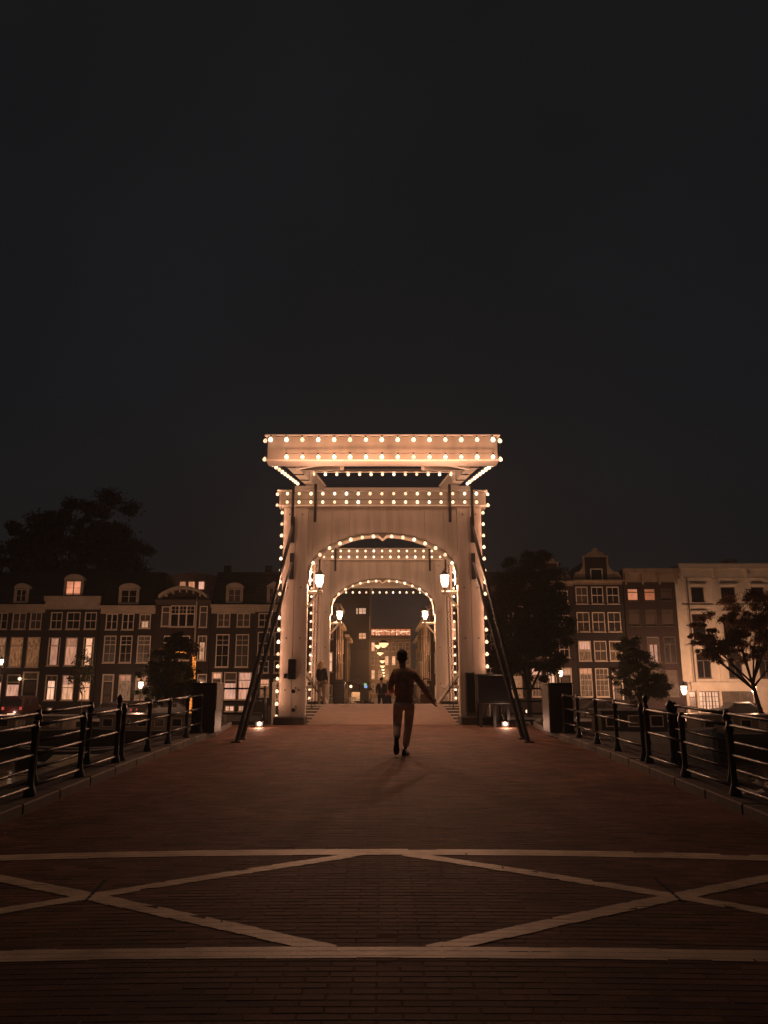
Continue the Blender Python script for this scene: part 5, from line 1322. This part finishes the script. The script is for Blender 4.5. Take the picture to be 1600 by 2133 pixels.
def hand(nodes, edges, wrist, ax, side, sc=1.0):
    """palm and five unequal, bent fingers appended to a skeleton; returns nothing"""
    ax = Vector(ax).normalized(); side = Vector(side).normalized(); nrm = ax.cross(side).normalized(); w = Vector(nodes[wrist][0])
    nodes.append((w+ax*.055*sc, (.032*sc, .020*sc))); palm = len(nodes)-1; edges.append((wrist, palm))
    for k, (off, L_) in enumerate(((-.030, .058), (-.010, .072), (.010, .076), (.029, .068))):
        b_ = w+ax*.095*sc+side*off*sc; nodes.append((b_, .0095*sc)); edges.append((palm, len(nodes)-1))
        nodes.append((b_+ax*L_*.5*sc+nrm*.008*sc, .0085*sc)); edges.append((len(nodes)-2, len(nodes)-1))
        nodes.append((b_+ax*L_*.85*sc+nrm*.030*sc, .007*sc)); edges.append((len(nodes)-2, len(nodes)-1))
    nodes.append((w+ax*.05*sc+side*.045*sc, .010*sc)); edges.append((palm, len(nodes)-1))
    nodes.append((w+ax*.085*sc+side*.065*sc+nrm*.01*sc, .0085*sc)); edges.append((len(nodes)-2, len(nodes)-1))

YM = 13.9; zf = roadz(.35, YM)
man = thing('person', 'man in a brown sweater and beige trousers running away up the bridge, one arm out', 'person', (.36, YM, zf), None, absolute=False)
# local frame: x right, y forward (away), z up
sh = [0, 0, 0]
hip = Vector((.02, 0, .90)); chest = Vector((.03, .03, 1.25)); neck_ = Vector((.0, .06, 1.50)); head = Vector((-.01, .10, 1.66))
LS, RS = Vector((-.145, .04, 1.40)), Vector((.20, .03, 1.385))
RE, RW = Vector((.36, -.03, 1.14)), Vector((.50, .02, .93))
LE, LW = Vector((-.23, .06, 1.13)), Vector((-.15, .27, 1.06))
LH, LK_, LA = Vector((-.09, 0, .88)), Vector((-.10, .06, .48)), Vector((-.12, -.24, .27))
RH, RK, RA = Vector((.12, 0, .88)), Vector((.09, .05, .47)), Vector((.03, .0, .09))
nodes = [(hip, (.15, .11)), (chest, (.155, .11)), (neck_, .058), (head-Vector((0, 0, .07)), .07), (head+Vector((0, 0, .05)), .082),
         (LS, .055), (LE, .040), (LW, .027), (RS, .055), (RE, .040), (RW, .027),
         (LH, .085), (LK_, .055), (LA, .036), (RH, .085), (RK, .055), (RA, .036)]
edges = [(0, 1), (1, 2), (2, 3), (3, 4), (1, 5), (5, 6), (6, 7), (1, 8), (8, 9), (9, 10), (0, 11), (11, 12), (12, 13), (0, 14), (14, 15), (15, 16)]
hand(nodes, edges, 10, RW-RE, (0, 1, .2)); hand(nodes, edges, 7, LW-LE, (.8, 0, .4))
skin('body', nodes, edges, M['skin'], man)
skin('sweater', [(hip+Vector((0, 0, .03)), (.178, .14)), (Vector((.02, .01, 1.10)), (.182, .14)), (Vector((.03, .03, 1.30)), (.188, .135)), (Vector((.01, .055, 1.47)), (.085, .08)),
                 (LS, .078), (LE, .060), (LW+(LE-LW)*.12, .046), (RS, .078), (RE, .060), (RW+(RE-RW)*.12, .046)],
     [(0, 1), (1, 2), (2, 3), (2, 4), (4, 5), (5, 6), (2, 7), (7, 8), (8, 9)], M['sweater'], man)
skin('trousers', [(hip+Vector((0, 0, .02)), (.155, .12)), (LH-Vector((0, 0, .06)), .105), (LK_, .080), (LA+(LK_-LA)*.10, .062), (RH-Vector((0, 0, .06)), .105), (RK, .080), (RA+(RK-RA)*.10, .062)],
     [(0, 1), (1, 2), (2, 3), (0, 4), (4, 5), (5, 6)], M['trousers'], man)
q = MB(); q.blob(head+Vector((0, .0, .055)), (.098, .115, .105), None, 16); q.blob(head+Vector((0, -.055, .0)), (.088, .06, .095), None, 14); q.build('hair', M['hair'], man, smooth=True)
for sx_ in (-1, 1):
    q = MB(); q.blob(head+Vector((sx_*.088, .01, -.01)), (.014, .026, .034), None, 10); q.build('ear', M['skin'], man, smooth=True)
q = MB(); q.blob(head+Vector((0, .105, -.02)), (.014, .02, .026), None, 8)
q.build('nose', M['skin'], man, smooth=True)
q = MB()
for sx_ in (-1, 1): q.blob(head+Vector((sx_*.032, .088, .012)), (.014, .008, .009), None, 8)
q.build('eyes', M['black'], man)
q = MB(); q.blob(head+Vector((0, .09, -.055)), (.026, .008, .007), None, 8); q.build('mouth', M['pink'], man)
# shoes: right flat on the ground, left toe down with the sole turned to the viewer
def shoe(c, M_, nm='shoe'):
    q = MB(); k = 9; prof = [(-.11, .034, .075), (-.09, .040, .10), (-.03, .040, .105), (.05, .044, .075), (.11, .049, .055), (.16, .042, .045), (.185, .02, .03)]
    for (y_, w, h) in prof:
        for j in range(k):
            a_ = math.pi*j/(k-1); q.v.append(tuple(M_ @ Vector((w*math.cos(a_), y_, .018+(h)*math.sin(a_)))))
    for i in range(len(prof)-1):
        for j in range(k-1): q.f.append((i*k+j, i*k+j+1, (i+1)*k+j+1, (i+1)*k+j))
    q.f.append(tuple(range(k))); q.f.append(tuple((len(prof)-1)*k+i for i in range(k)))
    o = q.build(nm, M['shoe'], man, smooth=True)
    q = MB(); out_ = [(-.118, .025), (-.10, .040), (-.03, .036), (.05, .044), (.11, .053), (.17, .044), (.197, .018)]
    poly = [(w, y_) for y_, w in out_] + [(-w, y_) for y_, w in reversed(out_)]
    n0 = 0; q.v += [tuple(M_ @ Vector((x_, y_, -.012))) for x_, y_ in poly] + [tuple(M_ @ Vector((x_, y_, .020))) for x_, y_ in poly]
    kk = len(poly); q.f.append(tuple(reversed(range(kk)))); q.f.append(tuple(range(kk, 2*kk)))
    for i in range(kk): q.f.append((i, (i+1) % kk, kk+(i+1) % kk, kk+i))
    q.build('sole', M['sole'], o, recalc=True)
shoe(None, Matrix.Translation((.03, .0, .015)) @ Matrix.Rotation(R(-14), 4, 'Z'))
shoe(None, Matrix.Translation((-.12, -.23, .21)) @ Matrix.Rotation(R(6), 4, 'Z') @ Matrix.Rotation(R(-72), 4, 'X'))

def simple_person(label, x, y, z, H_, top, legs, hair, rz=0, long_hair=False, skirt=False, arms='down', lean=0, shirt=False):
    p = thing('person', label, 'person', (x, y, z), None, absolute=False, rz=rz); s_ = H_/1.75
    V = lambda a_, b_, c: Vector((a_, b_+lean*c, c))*s_
    hip, ch, nk, hd = V(0, 0, .92), V(0, 0, 1.25), V(0, 0, 1.47), V(0, 0, 1.60)
    n = [(hip, .13*s_), (ch, .13*s_), (nk, .05*s_), (hd-V(0, 0, .05), .062*s_), (hd+V(0, 0, .05), .078*s_)]
    E = [(0, 1), (1, 2), (2, 3), (3, 4)]
    for sx_ in (-1, 1):
        b_ = len(n)
        el, wr = (V(sx_*.24, .02, 1.14), V(sx_*.22, -.10, .93)) if arms == 'down' else (V(sx_*.23, -.05, 1.16), V(sx_*.08, -.24, 1.20))
        n += [(V(sx_*.17, 0, 1.41), .05*s_), (el, .038*s_), (wr, .026*s_)]; E += [(1, b_), (b_, b_+1), (b_+1, b_+2)]
        hand(n, E, b_+2, wr-el, (0, 1, 0) if arms == 'down' else (0, 0, 1), s_)
        b_ = len(n); n += [(V(sx_*.10, 0, .88), .08*s_), (V(sx_*.11, -.02, .48), .052*s_), (V(sx_*.12, .02, .08), .036*s_), (V(sx_*.13, -.10, .03), .035*s_)]
        E += [(0, b_), (b_, b_+1), (b_+1, b_+2), (b_+2, b_+3)]
    skin('body', n, E, M['skin'], p, sub=1)
    arm = []
    tn = [(V(0, 0, .88), (.20*s_, .165*s_)), (V(0, 0, 1.26), (.19*s_, .15*s_)), (V(0, 0, 1.42), .08*s_)]; te = [(0, 1), (1, 2)]
    for sx_ in (-1, 1):
        el, wr = (V(sx_*.24, .02, 1.14), V(sx_*.22, -.10, .93)) if arms == 'down' else (V(sx_*.23, -.05, 1.16), V(sx_*.08, -.24, 1.20))
        b_ = len(tn); tn += [(V(sx_*.17, 0, 1.40), .072*s_), (el, .054*s_), (wr+(el-wr)*.15, .042*s_)]; te += [(1, b_), (b_, b_+1), (b_+1, b_+2)]
    skin('jacket', tn, te, top, p, sub=1)
    ln = [(V(0, 0, .93), (.15*s_, .12*s_))]; le = []
    for sx_ in (-1, 1):
        b_ = len(ln); ln += [(V(sx_*.10, 0, .85), .10*s_), (V(sx_*.11, -.02, .48), .068*s_), (V(sx_*.12, .02, .11), .052*s_)]; le += [(0, b_), (b_, b_+1), (b_+1, b_+2)]
    skin('trousers', ln, le, legs, p, sub=1)
    if skirt:
        q = MB(); q.lathe((0, 0, 0), [(.24*s_, .45*s_), (.21*s_, .7*s_), (.15*s_, 1.0*s_)], 14); q.build('skirt', legs, p, smooth=True)
    for sx_ in (-1, 1):
        q = MB(); q.blob(V(sx_*.12, -.05, .045), (.045*s_, .13*s_, .045*s_), None, 10); q.build('shoe', M['shoe'], p, smooth=True)
    q = MB(); q.blob(hd+V(0, .018, .055), (.088*s_, .10*s_, .092*s_), None, 14)
    if long_hair:
        q.blob(hd+V(0, .06, -.08), (.10*s_, .065*s_, .17*s_), None, 12); q.blob(hd+V(.09, .06, -.04), (.07*s_, .05*s_, .10*s_), None, 10); q.blob(hd+V(.15, .07, -.10), (.045*s_, .04*s_, .09*s_), None, 10)
    q.build('hair', hair, p, smooth=True)
    q = MB()
    for sx_ in (-1, 1): q.blob(hd+V(sx_*.03, -.078, .01), (.012*s_, .006*s_, .007*s_), None, 8)
    q.build('eyes', M['black'], p); q = MB(); q.blob(hd+V(0, -.092, -.02), (.011*s_, .016*s_, .022*s_), None, 8); q.build('nose', M['skin'], p, smooth=True)
    q = MB(); q.blob(hd+V(0, -.078, -.055), (.024*s_, .006*s_, .006*s_), None, 8); q.build('mouth', M['pink'], p)
    if shirt:
        q = MB(); q.quad(V(-.05, -.135, 1.42), V(0, -.145, 1.20), V(.05, -.135, 1.42)); q.build('shirt_front', M['shirt'], p)
    return p
yw = 29.3; simple_person('woman with wind-blown fair hair and black jacket by the farther gate', P(670, 1425, yw).x, yw, gz(yw)-.02, 1.62, M['navy'], M['grey'], M['blond'], R(150), True)
yc = 42.0; hh = P(797, 1412, yc).z-gz(yc)
simple_person('man in a dark suit with open pale collar beyond the bridge crest', P(794.5, 1440, yc).x, yc, gz(yc), hh*1.02, M['navy'], M['navy'], M['hair'], 0, shirt=True)
simple_person('person in rose top and dark skirt beside the man in the dark suit', P(808, 1440, yc).x, yc+.15, gz(yc), hh*.90, M['pink'], M['navy'], M['hair'], R(10), True, True)

# ------------------------------------------------------------------ thin volume added to lift the dark areas
HZ = bpy.data.materials.new('lift_haze'); HZ.use_nodes = True; ht = HZ.node_tree; ht.nodes.clear()
ho = ht.nodes.new('ShaderNodeOutputMaterial'); hv = ht.nodes.new('ShaderNodeVolumePrincipled'); hv.inputs['Color'].default_value = (.9, .9, .9, 1); hv.inputs['Density'].default_value = LIFT_HAZE; hv.inputs['Anisotropy'].default_value = .4
ht.links.new(hv.outputs[0], ho.inputs['Volume'])
if LIFT_HAZE: tag(MB().box(-60, 60, -8, 215, -6, 30).build('lift_haze', HZ), kind='stuff')
